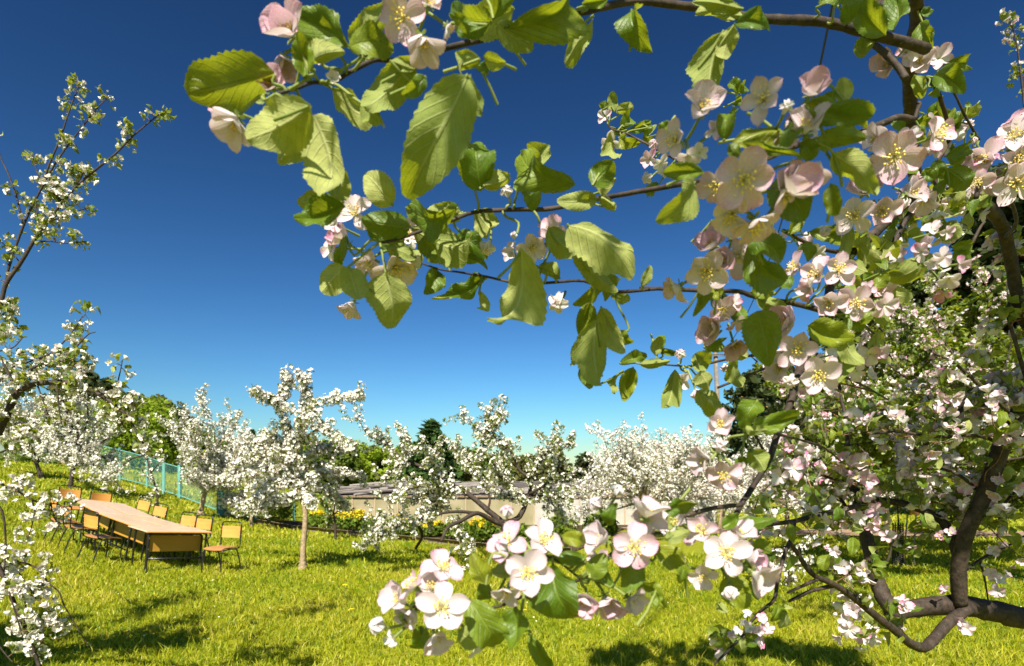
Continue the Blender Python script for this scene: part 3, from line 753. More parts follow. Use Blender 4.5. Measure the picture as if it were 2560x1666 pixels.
# ================================================================ pole and overhead wire
def make_pole():
    d = 31.0; b = P(1806, 1330, d); t = P(1788, 872, d); z = float(ground_z(b[0], d))
    root = empty('utility_pole', (b[0], d, z)); O = np.array(root.location); tag(root, 'weathered grey wooden utility pole behind the blossoming boughs', 'pole')
    m = MB(); m.tube([[b[0], d, z - .3], [(b[0] + t[0]) / 2, d, (z + t[2]) / 2], t], [.15, .13, .11], 12); m.build('pole_shaft', bark_mat('old_pole', (.10, .085, .065), (.19, .16, .13), 10, .2), root, origin=O)
    m = MB(); m.box(t[0] - .55, t[0] + .55, d - .20, d - .112, t[2] - .45, t[2] - .35, bev=.01); m.build('crossarm', bark_mat('old_arm', (.2, .16, .12), (.32, .27, .22), 10, .2), root, origin=O)
    for sx in (-.45, .45):
        m = MB(); m.tube([[t[0] + sx, d - .16, t[2] - .35], [t[0] + sx, d - .16, t[2] - .28], [t[0] + sx, d - .16, t[2] - .22]], [.02, .05, .03], 8); m.build('insulator', flat_mat('porcelain', (.5, .5, .48), .3), root, origin=O)
    m = MB(); A_ = t + [0.45, -.2, -.2]; B = P(2038, 220, 10.1); C = P(2063, 20, 8.4); D = C + (C - B) * 9
    t_ = np.linspace(0, 1, 60)[:, None]; D = B + (C - B) / np.linalg.norm(C - B) * 16; run_ = A_ * (1 - t_) + D * t_; tb = np.linalg.norm(B - A_) / np.linalg.norm(D - A_); off = (B - (A_ * (1 - tb) + D * tb)) / (4 * tb * (1 - tb)); m.tube(run_ + off * 4 * t_ * (1 - t_), .018, 6)
    tag(m.build('overhead_wire', flat_mat('black_wire', (.012, .012, .014), .5)), 'thin black overhead wire running up from the pole past the top branch', 'wire')
make_pole()

# ================================================================ school desks and chairs on the slope
A_ = np.array([-5.97, 9.2]); ax = norm([-3.6, 2.8]); cr_ = norm([2.8, 3.6])
def at_desk(L, c): p = A_ + ax * L + cr_ * c; return p
M['top'] = wood_mat('desk_laminate', (.58, .39, .245), (.68, .475, .31), .22, 0, 1.2, .5)
M['panel'] = wood_mat('desk_plywood', (.34, .17, .022), (.46, .25, .040), .4, 0, 1.5, .4)
M['ply'] = wood_mat('chair_plywood', (.48, .215, .045), (.60, .295, .070), .35, 0, 1.6, .45)
M['seatply'] = wood_mat('chair_seat_plywood', (.34, .150, .045), (.46, .215, .070), .38, 1, 1.6, .45)
M['black'] = flat_mat('black_tube', (.010, .010, .011), .32, .2, 20, spec=.5, bump=.02)
M['bolt'] = flat_mat('steel_bolt', (.5, .5, .5), .3, metal=1)
M['rubber'] = flat_mat('rubber', (.012, .012, .012), .8)
def desk_frame(root, wx, wy, H, skirt, O, inset=.14):
    """two tube side frames (bent sled legs), rails under the top and a modesty panel on the -y side"""
    for sx in (-1, 1):
        x = sx * (wx / 2 - .06); m = MB()
        m.tube(spline([[x, wy * .40, .0], [x, wy * .34, .02], [x, wy * .30, .10], [x, wy * .28, H - .10], [x, wy * .22, H - .045], [x, 0, H - .04], [x, -wy * .36, H - .045], [x, -wy * .42, H - .10], [x, -wy * .42, .12], [x, -wy * .46, .02], [x, -wy * .54, -.02]], 4), .017, 10)
        m.build('leg_frame', M['black'], root, origin=O)
        for yy in (-wy * .54, wy * .40):
            m = MB(); m.tube([[x, yy - .004, -.035], [x, yy, .0], [x, yy + .004, .03]], .022, 8); m.build('foot_cap', M['rubber'], root, origin=O)
    m = MB()
    for yy in (-wy * .30, wy * .16): m.tube([[-wx / 2 + .07, yy, H - .045], [wx / 2 - .07, yy, H - .045]], .013, 8)
    m.tube([[-wx / 2 + .07, -wy * .42, .22], [wx / 2 - .07, -wy * .42, .22]], .013, 8)
    m.build('rail', M['black'], root, origin=O)
    m = MB(); yp = -wy / 2 + inset; m.box(-wx / 2 + .085, wx / 2 - .085, yp + .022, yp + .036, H - .06 - skirt, H - .085, bev=.004)
    pn = m.build('modesty_panel', M['panel'], root, False, O)
    m = MB(); xr = wx / 2 - .085; m.tube(spline([[-xr, yp, -.02], [-xr, yp, .25], [-xr, yp, H - .13], [-xr + .025, yp, H - .075], [-xr + .08, yp, H - .06], [0, yp, H - .06], [xr - .08, yp, H - .06], [xr - .025, yp, H - .075], [xr, yp, H - .13], [xr, yp, .25], [xr, yp, -.02]], 5), .016, 10); m.build('panel_frame', M['black'], root, origin=O)
    m = MB()
    for sx in (-1, 1):
        for zz in (H - .12, H - skirt): m.tube([[sx * (wx / 2 - .06), -wy * .42 - .019, zz], [sx * (wx / 2 - .06), -wy * .42 - .026, zz]], .008, 8)
    m.build('bolt', M['bolt'], root, origin=O)
def make_desk(name, wx, wy, H, skirt, inset=.12):
    root = empty(name, (0, 0, 0)); O = (0, 0, 0)
    m = MB(); m.box(-wx / 2, wx / 2, -wy / 2, wy / 2, H - .022, H, bev=.004); m.build('tabletop', M['top'], root, False, O)
    m = MB(); e = .004
    m.box(-wx / 2 - e, wx / 2 + e, -wy / 2 - e - .003, -wy / 2 - .0005, H - .021, H - .003); m.box(-wx / 2 - e, wx / 2 + e, wy / 2 + .0005, wy / 2 + e + .003, H - .021, H - .003)
    m.build('edge_strip', M['ply'], root, False, O)
    desk_frame(root, wx, wy, H, skirt, O, inset); return root
def copy_tree(o, parent=None):
    c = o.copy(); scn.collection.objects.link(c)
    if parent is not None: c.parent = parent
    for ch in list(o.children): copy_tree(ch, c)
    return c
def slope_matrix(p, xdir, tilt=1.0):
    e = .5; g0 = lambda q: float(ground_z(q[0], q[1])); z = g0(p); x2 = norm(xdir); y2 = np.array([-x2[1], x2[0]])
    sx = (g0(p + x2 * e) - g0(p - x2 * e)) / (2 * e) * tilt; sy = (g0(p + y2 * e) - g0(p - y2 * e)) / (2 * e) * tilt
    X = norm([*x2, sx]); Y = np.array([*y2, sy]); Y = norm(Y - X * np.dot(X, Y)); Z = np.cross(X, Y)
    return Matrix([[X[0], Y[0], Z[0], p[0]], [X[1], Y[1], Z[1], p[1]], [X[2], Y[2], Z[2], z], [0, 0, 0, 1]])
desk0 = make_desk('school_desk', 1.02, .84, .68, .30, .16)
desk0.matrix_world = slope_matrix(at_desk(.42, .50), cr_)
tag(desk0, 'school desk set crosswise at the near end, its wooden front panel showing', 'desk', 'school desks pushed together in a row')
long0 = make_desk('school_desk', 1.72, .50, .68, .30, .29)
for i, (L, c, sg, lab) in enumerate(((1.72, .24, 1, 'long school desk on the near left side right behind the crosswise desk'), (1.74, .76, -1, 'long school desk on the right side right behind the crosswise desk'),
                                     (3.46, .22, 1, 'far long school desk on the left side below the blossom spray'), (3.50, .745, -1, 'far long school desk on the right side next to the tree trunk'))):
    o = long0 if i == 0 else copy_tree(long0)
    o.matrix_world = slope_matrix(at_desk(L, c), -ax * sg if sg > 0 else ax) if False else slope_matrix(at_desk(L, c), (-ax if sg > 0 else ax))
    tag(o, lab, 'desk', 'school desks pushed together in a row')

def make_chair():
    root = empty('school_chair', (0, 0, 0)); O = (0, 0, 0); sz = .43
    def seat_like(x0, x1, y0, y1, zf, thick, n=8):
        xs = np.linspace(x0, x1, n + 1); V = []
        for top in (1, 0):
            for yy in np.linspace(y0, y1, 7):
                for x in xs: V.append((x, yy, zf(x, yy) + (thick if top else 0)))
        f1 = grid_faces(n, 6); f2 = f1[:, ::-1] + (n + 1) * 7; k = (n + 1) * 7; per = list(range(n + 1)) + [(n + 1) * j + n for j in range(1, 7)] + [(n + 1) * 6 + j for j in range(n - 1, -1, -1)] + [(n + 1) * j for j in range(5, 0, -1)]
        e = [[per[(i + 1) % len(per)], per[i], per[i] + k, per[(i + 1) % len(per)] + k] for i in range(len(per))]
        return np.array(V), np.concatenate([f1, f2, np.array(e)])
    v, f = seat_like(-.19, .19, -.18, .20, lambda x, y: sz - .012 * (1 - (x / .19) ** 2) - (.02 * ((y - .12) / .08) ** 2 if y > .12 else 0), .014)
    m = MB(); m.add(v, f); m.build('seat', M['seatply'], root, False, O)
    v, f = seat_like(-.185, .185, -.10, .10, lambda x, y: -.030 * (1 - (x / .185) ** 2) , .011)
    v = np.column_stack([v[:, 0], -.215 - .10 * (v[:, 1] + .10) + v[:, 2] * 1.0 + .006, .685 + v[:, 1]])
    m = MB(); m.add(v, f[:, ::-1]); m.build('backrest', M['ply'], root, False, O)
    m = MB(); m.tube(spline([[-.20, -.13, sz - .02], [-.20, -.19, sz + .01], [-.20, -.205, .54], [-.20, -.225, .78], [-.185, -.235, .84], [-.13, -.238, .858], [.13, -.238, .858], [.185, -.235, .84], [.20, -.225, .78], [.20, -.205, .54], [.20, -.19, sz + .01], [.20, -.13, sz - .02]], 4), .011, 9)
    m.build('back_frame', M['black'], root, origin=O)
    m = MB()
    for sx in (-1, 1): m.tube([[sx * .20, -.13, sz - .02], [sx * .195, .0, sz - .018], [sx * .185, .19, sz - .03]], .011, 8)
    m.tube([[-.185, .16, sz - .035], [.185, .16, sz - .035]], .010, 8); m.tube([[-.20, -.12, sz - .03], [.20, -.12, sz - .03]], .010, 8)
    m.build('seat_frame', M['black'], root, origin=O)
    for sx in (-1, 1):
        m = MB(); m.tube(spline([[sx * .185, .19, sz - .03], [sx * .187, .205, sz - .07], [sx * .19, .215, .2], [sx * .195, .225, -.02]], 4), .011, 8); m.build('leg', M['black'], root, origin=O)
        m = MB(); m.tube(spline([[sx * .20, -.12, sz - .025], [sx * .20, -.145, sz - .08], [sx * .205, -.19, .2], [sx * .21, -.235, -.02]], 4), .011, 8); m.build('leg', M['black'], root, origin=O)
    m = MB()
    for sx in (-1, 1):
        for zz in (.64, .74): m.tube([[sx * .185, -.222 - (zz - .66) * .1, zz], [sx * .185, -.208 - (zz - .66) * .1, zz]], .006, 6)
    m.build('bolt', M['bolt'], root, origin=O)
    return root
chair0 = make_chair()
GC = 'school chairs around the row of desks'
left_n = -cr_; right_n = cr_
for i, (L, c, face, lab) in enumerate(((-.46, 1.02, (-.26, -.97), 'school chair standing free at the near right corner of the desks, fully visible'),
        (1.28, 1.28, (-.32, -.95), 'school chair on the right side nearest the crosswise desk, tucked in behind its corner'), (2.0, 1.27, (-.30, -.95), 'second school chair along the right side, its back beside the first'),
        (3.5, 1.25, (-.35, -.93), 'narrow looking turned school chair third along the right side'), (4.35, 1.22, (-.36, -.93), 'last school chair on the right side in front of the thin tree'),
        (4.75, .75, -ax, 'school chair at the far end with only its top rail above the desk'), (4.75, .18, -ax, 'school chair at the far end whose pale backrest catches the sun'),
        (1.05, -.30, (.40, .92), 'school chair on the left side pushed in close to the near desk'), (2.05, -.36, cr_, 'left side school chair with its orange seat showing and back behind the blossoms'), (2.75, -.40, cr_, 'farthest left side school chair mostly covered by white blossom'))):
    o = chair0 if i == 0 else copy_tree(chair0)
    p = at_desk(L, c); fd = norm(np.array(face, float)); o.matrix_world = slope_matrix(p, np.array([fd[1], -fd[0]]), .8)
    tag(o, lab, 'chair', GC)

# ================================================================ apple trees
class Tree:
    def __init__(s, name, base, seed):
        s.rs = np.random.RandomState(seed); s.root = empty(name, tuple(base)); s.O = np.array(base, float)
        s.wood = MB(); s.twig = MB(); s.stalk = MB(); s.S = []; s.ST = []; s.SR = []      # samples: points, tangents, radii
        s.L = []; s.Fl = []                                                               # leaves and flowers
        s.KL = []; s.KF = []                                                              # single leaves / blossoms placed one by one
    def limb(s, pts, rad, per=6, sides=8, twig=False, keep=True, wob=.05):
        k = np.column_stack([np.asarray(pts, float), np.broadcast_to(np.asarray(rad, float), (len(pts),))]); q = spline(k, per)
        r = np.maximum(q[:, 3], .0008); (s.twig if twig else s.wood).tube(q[:, :3], r, sides, wob=wob, rs=s.rs, rnd=s.rs.rand())
        if keep:
            tg = np.gradient(q[:, :3], axis=0); s.S.append(q[:, :3]); s.ST.append(norm(tg)); s.SR.append(r)
        return q[:, :3]
    def limb_px(s, pts, d=None, thick=None, **kw):
        """pts: (x, y[, depth]) in photograph pixels; thick: (first, last) in pixels"""
        n = len(pts); T = np.linspace(thick[0], thick[1], n); out = []; rad = []
        dd = np.linspace(d[0], d[1], n) if d is not None and not np.isscalar(d) else np.full(n, d if d is not None else 0.)
        for i, p in enumerate(pts):
            z = p[2] if len(p) > 2 else dd[i]
            out.append(P(p[0], p[1], z)); rad.append(T[i] * .5 / F * z)
        return s.limb(out, rad, **kw)
    def samples(s): return np.concatenate(s.S), np.concatenate(s.ST), np.concatenate(s.SR)
    def near(s, p):
        q = s._q if hasattr(s, '_q') else None
        if q is None: s._q = q = s.samples()
        k = int(np.argmin(((q[0] - p) ** 2).sum(1))); return q[0][k], q[1][k], q[2][k]
    def cluster(s, p, out, nf, nl, fsize, lsize, spread=.03, bud=.15, up=.25):
        rs = s.rs; out = norm(out)
        for i in range(nl):
            dr = norm(out * .6 + rs.randn(3) * .8 + [0, 0, up * .6]); b = p + dr * spread * .4; nm = norm(np.array([0, 0, 1.]) + rs.randn(3) * .7)
            s.L.append((b, dr, nm, lsize * (.6 + .6 * rs.rand()), .52 + .22 * rs.rand()))
        for i in range(nf):
            dr = norm(out * .75 + rs.randn(3) * .75 + [0, 0, up * .5]); q = p + dr * spread * (.8 + .5 * rs.rand())
            s.Fl.append((q, dr, fsize * (.8 + .35 * rs.rand()), rs.rand() < bud, p))
    def sprout(s, n, length, nodes=4, nf=4, nl=3, fsize=.045, lsize=.05, spread=.035, rmax=.03, rmin=0., sub=.3, up=.3, bud=.12, pf=.9, r0=.0035, where=None, along=.075):
        P_, T_, R_ = s.samples(); ok = (R_ < rmax) & (R_ >= rmin)
        if where is not None: ok &= where(P_)
        idx = np.nonzero(ok)[0]; rs = s.rs
        if len(idx) == 0: return
        for k in rs.choice(idx, n):
            p = P_[k]; t = T_[k]; dr = norm(t * .5 + rs.randn(3) * .75 + [0, 0, up]); L = length * (.35 + .9 * rs.rand())
            pts = [p]
            for j in range(nodes): dr = norm(dr + rs.randn(3) * .22 + [0, 0, .05]); pts.append(pts[-1] + dr * L / nodes)
            q = s.limb(pts, np.linspace(r0, r0 * .5, len(pts)), per=3, sides=4, twig=True, keep=False, wob=0)
            m = max(2, int(L / along))
            for j in range(m):
                f = (j + .6 + .4 * rs.rand()) / m * (len(q) - 1); f = min(f, len(q) - 1); a = int(f); c = q[a] * (1 - (f - a)) + q[min(a + 1, len(q) - 1)] * (f - a)
                o = norm(rs.randn(3) + dr * .4); hasf = rs.rand() < pf
                s.cluster(c, o, nf if hasf else 0, nl, fsize, lsize, spread, bud)
            s.cluster(pts[-1], dr, nf if rs.rand() < pf else 0, nl + 1, fsize, lsize, spread, bud)
    def spurs(s, n, nf=4, nl=3, fsize=.045, lsize=.05, spread=.04, rmax=.03, rmin=0, bud=.1, off=.02, where=None):
        P_, T_, R_ = s.samples(); ok = (R_ < rmax) & (R_ >= rmin)
        if where is not None: ok &= where(P_)
        idx = np.nonzero(ok)[0]; rs = s.rs
        if len(idx) == 0: return
        for k in rs.choice(idx, n):
            o = rs.randn(3) + [0, 0, .25]; o = norm(o - T_[k] * np.dot(o, T_[k]) * .8); p = P_[k] + o * (off + R_[k])
            s.twig.tube([P_[k], p], [.003, .002], 4, cap=False); s.cluster(p, o, nf, nl, fsize, lsize, spread, bud)
    def finish(s, lod, label, group, bark=None, petal='petal_white', max_parts=100, cat='tree'):
        root = s.root; rs = s.rs; bark = bark or M['bark']
        tag(root, label, cat, group)
        if s.wood.n: s.wood.build('trunk', bark, root, origin=s.O)
        if s.twig.n: s.twig.build('twigs', M['bark_twig'], root, origin=s.O)['kind'] = 'stuff'
        # ---- leaves placed in bulk
        if s.L:
            b = np.array([l[0] for l in s.L]); d = norm(np.array([l[1] for l in s.L])); nm = np.array([l[2] for l in s.L]); ln = np.array([l[3] for l in s.L]); wr = np.array([l[4] for l in s.L])
            z = norm(nm - d * (nm * d).sum(1)[:, None]); x = np.cross(d, z); rot = np.stack([x, d, z], axis=2); scl = np.column_stack([ln * wr, ln, ln])
            m = MB(); tp = LEAF_LO if lod == 'lo' else LEAF_MD; pick = rs.randint(len(tp), size=len(b)); rn = rs.rand(len(b))
            for i, t in enumerate(tp):
                k = pick == i; m.stamp(t[0], t[1], t[2], b[k], rot[k], scl[k], rn[k])
            tag(m.build('leaves', M['leaf'], root, origin=s.O), kind='stuff')
        if s.Fl:
            p = np.array([f[0] for f in s.Fl]); ax_ = np.array([f[1] for f in s.Fl]); sz = np.array([f[2] for f in s.Fl]); bud = np.array([f[3] for f in s.Fl])
            rot = frames(ax_); rn = rs.rand(len(p)); m = MB(); sm = MB()
            if lod == 'lo':
                pick = rs.randint(len(FLW_LO), size=len(p))
                for i, t in enumerate(FLW_LO):
                    k = pick == i; m.stamp(t[0], t[1], t[2], p[k], rot[k], sz[k] * .5 * np.where(bud[k], .6, 1), rn[k])
                m.build('blossoms', M[petal], root, origin=s.O)['kind'] = 'stuff'
            else:
                pick = rs.randint(len(FLW_MD), size=len(p))
                for i, t in enumerate(FLW_MD):
                    k = (pick == i) & ~bud; m.stamp(t[0], t[1], t[2], p[k], rot[k], sz[k] * .5, rn[k], t[3])
                    # stamens of the small flowers: one little yellow tuft each
                    c = p[k] + rot[k][:, :, 2] * (sz[k] * .13)[:, None]; e = (sz[k] * .11)[:, None]
                    tv = np.array([[1, 0, -.6], [-.5, .87, -.6], [-.5, -.87, -.6], [0, 0, 1]]); sm.stamp(tv, [[0, 1, 3], [1, 2, 3], [2, 0, 3]], np.zeros((4, 3)), c, rot[k], (sz[k] * .10), rn[k])
                pb = rs.randint(len(BUD_MD), size=len(p))
                for i, t in enumerate(BUD_MD):
                    k = bud & (pb == i); m.stamp(t[0], t[1], t[2], p[k], rot[k], sz[k] * .22, np.clip(rn[k] + .4, 0, 1), t[3])
                o = m.build('blossoms', [M[petal], M['green']], root, origin=s.O); o['kind'] = 'stuff'
                if sm.n: o2 = sm.build('stamens', M['stamen'], o, origin=s.O)
                fp = [f for f in s.Fl]
                for f in fp:
                    a = f[4]; b_ = f[0] - norm(f[1]) * f[2] * .12; s.stalk.tube([a, (a + b_) / 2 + rs.randn(3) * .002, b_], .0011, 3, cap=False, rnd=rs.rand())
        # ---- blossoms and leaves placed one by one: the largest are parts of their own
        KF = sorted(s.KF, key=lambda f: -f['size'] / f['p'][1]); KL = sorted(s.KL, key=lambda l: -l['len'] / l['b'][1])
        meshes = {}
        def fmesh(kind, i):
            if (kind, i) not in meshes:
                v, f, a, mi, st = (FLW_BUD if kind == 'bud' else FLW_OPEN)[i]
                q = MB(); a = a.copy(); a[:, 2] = (.30 + .65 * ((i * 37) % 10) / 10) if kind != 'bud' else .9
                q.add(v, f, mi, a); pm = M['petal_bud'] if kind == 'bud' else M[petal]
                meshes[(kind, i)] = (q.mesh('blossom', [pm, M['green']]), st.mesh('stamens', [M['stamen']]) if st is not None else None)
            return meshes[(kind, i)]
        for n, f in enumerate(KF[:max_parts]):
            kind = f['kind']; tplist = FLW_BUD if kind == 'bud' else FLW_OPEN
            if kind == 'half': i = 6 + n % 2; kind = 'open'
            else: i = rs.randint(len(tplist) if kind == 'bud' else 6)
            me, st = fmesh(kind, i); r = frames(np.array([f['axis']]))[0]; sc = f['size'] * (.5 if kind == 'open' else .62)
            mt = np.eye(4); mt[:3, :3] = r * sc; mt[:3, 3] = f['p'] - s.O
            o = bpy.data.objects.new('flower_bud' if kind == 'bud' else 'blossom', me); scn.collection.objects.link(o); o.parent = root; o.matrix_basis = Matrix(mt.tolist())
            if st is not None:
                c = bpy.data.objects.new('stamens', st); scn.collection.objects.link(c); c.parent = o
        rest = KF[max_parts:]
        if rest:
            m = MB()
            for f in rest:
                t = (FLW_BUD if f['kind'] == 'bud' else FLW_OPEN)[rs.randint(3 if f['kind'] == 'bud' else 6)]; r = frames(np.array([f['axis']]))
                m.stamp(t[0], t[1], t[2], f['p'][None], r, np.array([f['size'] * (.62 if f['kind'] == 'bud' else .5)]), np.array([rs.rand()]), t[3])
            m.build('small_blossoms', [M[petal], M['green']], root, origin=s.O)['kind'] = 'stuff'
        for f in KF: s.stem(f['p'] - f['axis'] * f['size'] * .14, f['axis'], .0014)
        LM = MB()
        for n, l in enumerate(KL):
            t = LEAF_HI[l['tpl']]; y = l['t'] - l['b']; ln = np.linalg.norm(y); y = y / ln; z = norm(l['n'] - y * np.dot(l['n'], y)); x = np.cross(y, z); rot = np.stack([x, y, z], axis=1)[None]
            q = MB() if n < max_parts else LM
            q.stamp(t[0], t[1], t[2], l['b'][None], rot, np.array([[l['w'], ln, ln * l['zs']]]), np.array([l['rnd']]))
            if n < max_parts: q.build('leaf', M['leaf'], root, origin=s.O)
            s.stem(l['b'], -y, .0012)
        if LM.n: LM.build('small_leaves', M['leaf'], root, origin=s.O)['kind'] = 'stuff'
        if s.stalk.n: s.stalk.build('stalks', M['green'], root, origin=s.O)['kind'] = 'stuff'
    def stem(s, p, dr, r):
        q, t, rr = s.near(p); L = np.linalg.norm(q - p)
        if L < .004: return
        if L > .055:                                     # too far for a stalk: a short woody spur along the stem direction
            q = p + norm(-norm(dr) * .8 + .5 * norm(q - p)) * .032; s.stalk.tube([p, (p + q) / 2 - norm(dr) * .003, q], [r, r, r * 1.2], 5, cap=False, rnd=s.rs.rand()); return
        c = p - 0 * dr; m1 = p + (q - p) * .35 - norm(dr) * min(.4 * L, .02) * 1.0; m2 = p + (q - p) * .7
        pts = spline([p, m1, m2, q], 3); s.stalk.tube(pts, np.linspace(r, r * (1.15 if L < .06 else 1.7), len(pts)), 5, cap=False, rnd=s.rs.rand())
    # single pieces from photograph positions
    def fl(s, x, y, dia, fx, fy, d, kind='open'):
        p = P(x, y, d); size = dia / F * d; h = math.sqrt(max(.05, 1 - min(.95, fx * fx + fy * fy))); ray = norm(p - [0, 0, CAMZ]); right = norm(np.cross(ray, [0, 0, 1.])); up = np.cross(right, ray)
        s.KF.append(dict(p=p, size=size, axis=norm(right * fx + up * fy - ray * h), kind=kind))
        if kind == 'open' and s.rs.rand() < .75:          # a neighbour in the same cluster, a little behind
            a = s.rs.rand() * 6.283; k2 = s.rs.choice(['half', 'half', 'open', 'bud']); q = p + (right * math.cos(a) + up * math.sin(a)) * size * (.62 if k2 != 'bud' else .55) + ray * size * s.rs.uniform(.15, .4)
            s.KF.append(dict(p=q, size=size * (.85 if k2 != 'bud' else .38), axis=norm(right * math.cos(a) * .9 + up * math.sin(a) * .9 - ray * s.rs.uniform(.15, .9)), kind=k2))
    def lf(s, bx, by, tx, ty, wpx, d, face=None, top=.5):
        rs = s.rs; d1 = d + .015 * rs.randn(); b = P(bx, by, d1); L0 = math.hypot(tx - bx, ty - by) / F * d; t = P(tx, ty, d1 + L0 * rs.uniform(-.35, .35))
        mid = (b + t) / 2; ray = norm(mid - [0, 0, CAMZ]); side = norm(np.cross(ray, t - b)); roll = math.radians(rs.uniform(-32, 32)); n = -ray * math.cos(roll) + side * math.sin(roll)
        if face is None: face = 1 if rs.rand() < top else -1
        s.KL.append(dict(b=b, t=t, n=n * face, w=min(wpx / F * d / math.cos(roll) * 1.04, np.linalg.norm(t - b) * 1.0), len=np.linalg.norm(t - b), tpl=rs.randint(8), rnd=rs.rand(), zs=rs.choice([1, 1, .7, -.5])))

class Reg:
    def __init__(s, ox, oy, k): s.o = (ox, oy); s.k = k
    def __call__(s, x, y): return s.o[0] + x / s.k, s.o[1] + y / s.k

# ---------------------------------------------------------------- the near apple tree whose boughs cross the picture
A = Reg(420, 0, 2.7045); B = Reg(650, 360, 2.347); Cc = Reg(850, 1180, 2.1636); E = Reg(1500, 150, 3.0986); Fr = Reg(1350, 0, 1.967); Gr = Reg(1600, 450, 2.383); H = Reg(1600, 1000, 2.326); Q = Reg(2100, 300, 2.2130); I = Reg(0, 0, 1.0); K = Reg(1800, 1200, 3.1316)
def make_near_tree():
    T = Tree('apple_tree', (2.75, 1.9, float(ground_z(2.75, 1.9))), 77)
    def br(reg, pts, d, th, **kw):
        pp = [(*reg(p[0], p[1]), *p[2:]) for p in pts]; return T.limb_px(pp, d, th, **kw)
    # trunk outside the right edge, limbs reaching in
    T.limb([(2.75, 1.9, -.1), (2.72, 1.92, .35), (2.62, 1.93, .75), (2.48, 1.93, 1.02), P(2760, 1560, 1.9)], [.12, .105, .085, .06, .042])
    T.limb([(2.62, 1.93, .75), (2.75, 1.95, 1.3), (2.7, 2.0, 2.0), (2.5, 2.1, 2.7), (2.2, 2.2, 3.3)], [.07, .06, .05, .04, .025])
    br(I, [(2760, 1560), (2560, 1545), (2503, 1532), (2440, 1520), (2390, 1512), (2290, 1520), (2225, 1535)], (1.9, 1.8), (60, 42), sides=14)
    br(I, [(2240, 1530), (2210, 1495), (2190, 1445), (2175, 1380), (2163, 1330), (2150, 1270), (2130, 1200)], (1.8, 1.95), (42, 22), sides=12)
    br(I, [(2400, 1512), (2396, 1440), (2404, 1380), (2425, 1310), (2460, 1240), (2485, 1172), (2507, 1112), (2537, 1056), (2570, 990), (2640, 880), (2700, 760)], (1.8, 1.6), (34, 40), sides=12)
    br(I, [(2396, 1400), (2374, 1331), (2340, 1292), (2266, 1262), (2193, 1249), (2140, 1235)], (1.8, 1.9), (24, 14))
    br(H, [(1905, 1215), (1800, 1290), (1700, 1400), (1650, 1440), (1580, 1420), (1480, 1340), (1350, 1240), (1230, 1140), (1120, 1070), (1000, 1010), (900, 870), (870, 830)], (1.8, 1.35), (30, 9), sides=10)
    br(H, [(1130, 1080), (1000, 1110), (870, 1170)], (1.5, 1.4), (12, 8)); br(H, [(1040, 1040), (950, 1080), (860, 1120)], (1.45, 1.35), (10, 7))
    br(H, [(870, 830), (840, 900), (800, 1050), (780, 1160), (700, 1230), (640, 1300), (590, 1380), (430, 1540)], (1.35, 1.2), (11, 6))
    br(H, [(1150, 650), (1050, 665), (900, 705), (760, 725), (640, 750)], (1.7, 1.3), (15, 9)); br(H, [(1380, 580), (1150, 650)], (1.85, 1.7), (14, 14)); br(H, [(900, 705), (870, 830)], (1.45, 1.36), (10, 10))
    # upper right fork and the vertical bough
    up = br(I, [(2640, 880), (2560, 800), (2528, 655), (2503, 560), (2440, 496), (2398, 480), (2342, 488), (2300, 472), (2286, 420), (2280, 330), (2275, 250), (2274, 180), (2280, 112), (2292, 50), (2285, -30), (2270, -120)], (1.6, .72), (26, 34), sides=12)
    br(I, [(2316, 124), (2280, 112), (2163, 81), (2062, 56), (1960, 50), (1874, 46), (1800, 24), (1706, 15), (1594, 3), (1502, 20), (1396, 46), (1300, 74), (1211, 98), (1108, 122), (1000, 152), (940, 150), (882, 177), (830, 206), (782, 207), (740, 222), (690, 236)], (.72, .45), (25, 7), sides=12)
    br(I, [(2280, 300), (2240, 296), (2143, 335), (2090, 340), (2000, 362), (1900, 402), (1772, 447), (1690, 463), (1634, 473), (1492, 498), (1380, 522), (1310, 524), (1255, 526), (1182, 532), (1118, 556), (1067, 573), (990, 600), (950, 607)], (.80, .56), (17, 7), sides=12)
    br(I, [(2300, 472), (2240, 530), (2190, 580), (2129, 634), (2080, 700), (2066, 776), (2010, 900), (1990, 950), (1975, 1010), (1944, 1086), (1922, 1150), (1875, 1228), (1853, 1262), (1838, 1290)], (1.0, .60), (26, 13), sides=12)
    br(Gr, [(1690, 90), (1650, 140), (1560, 280), (1480, 450), (1430, 560), (1380, 700)], (1.0, .95), (16, 14))
    br(Gr, [(1130, 795), (1050, 770), (900, 735), (700, 700), (580, 665), (360, 660), (150, 650), (0, 645)], (.72, .68), (15, 9)); br(B, [(2347, 850), (2050, 868), (1900, 805), (1700, 815), (1530, 822), (1330, 780), (1180, 755), (1050, 735), (920, 690)], (.68, .66), (9, 4))
    br(Gr, [(1240, 440), (1100, 415), (980, 370), (850, 300)], (.95, .85), (11, 8))
    br(I, [(2037, 905), (1990, 880), (1906, 887), (1835, 895), (1776, 908), (1726, 916), (1684, 914), (1600, 908), (1560, 912)], (.85, .80), (9, 3)); br(Gr, [(1000, 1060), (770, 1115), (620, 1175), (460, 1240)], (.95, 1.0), (7, 6)); br(Gr, [(700, 1085), (660, 1050)], .97, (4, 3))
    br(I, [(1922, 1150), (1880, 1080), (1850, 1085), (1780, 1120)], (.62, .56), (8, 4))
    # lower foreground spray
    br(I, [(1853, 1262), (1780, 1271), (1720, 1288), (1673, 1305), (1600, 1350), (1543, 1374), (1451, 1448), (1335, 1480), (1257, 1513), (1174, 1531), (1120, 1525), (1060, 1510), (1010, 1530)], (.60, .46), (12, 6), sides=10)
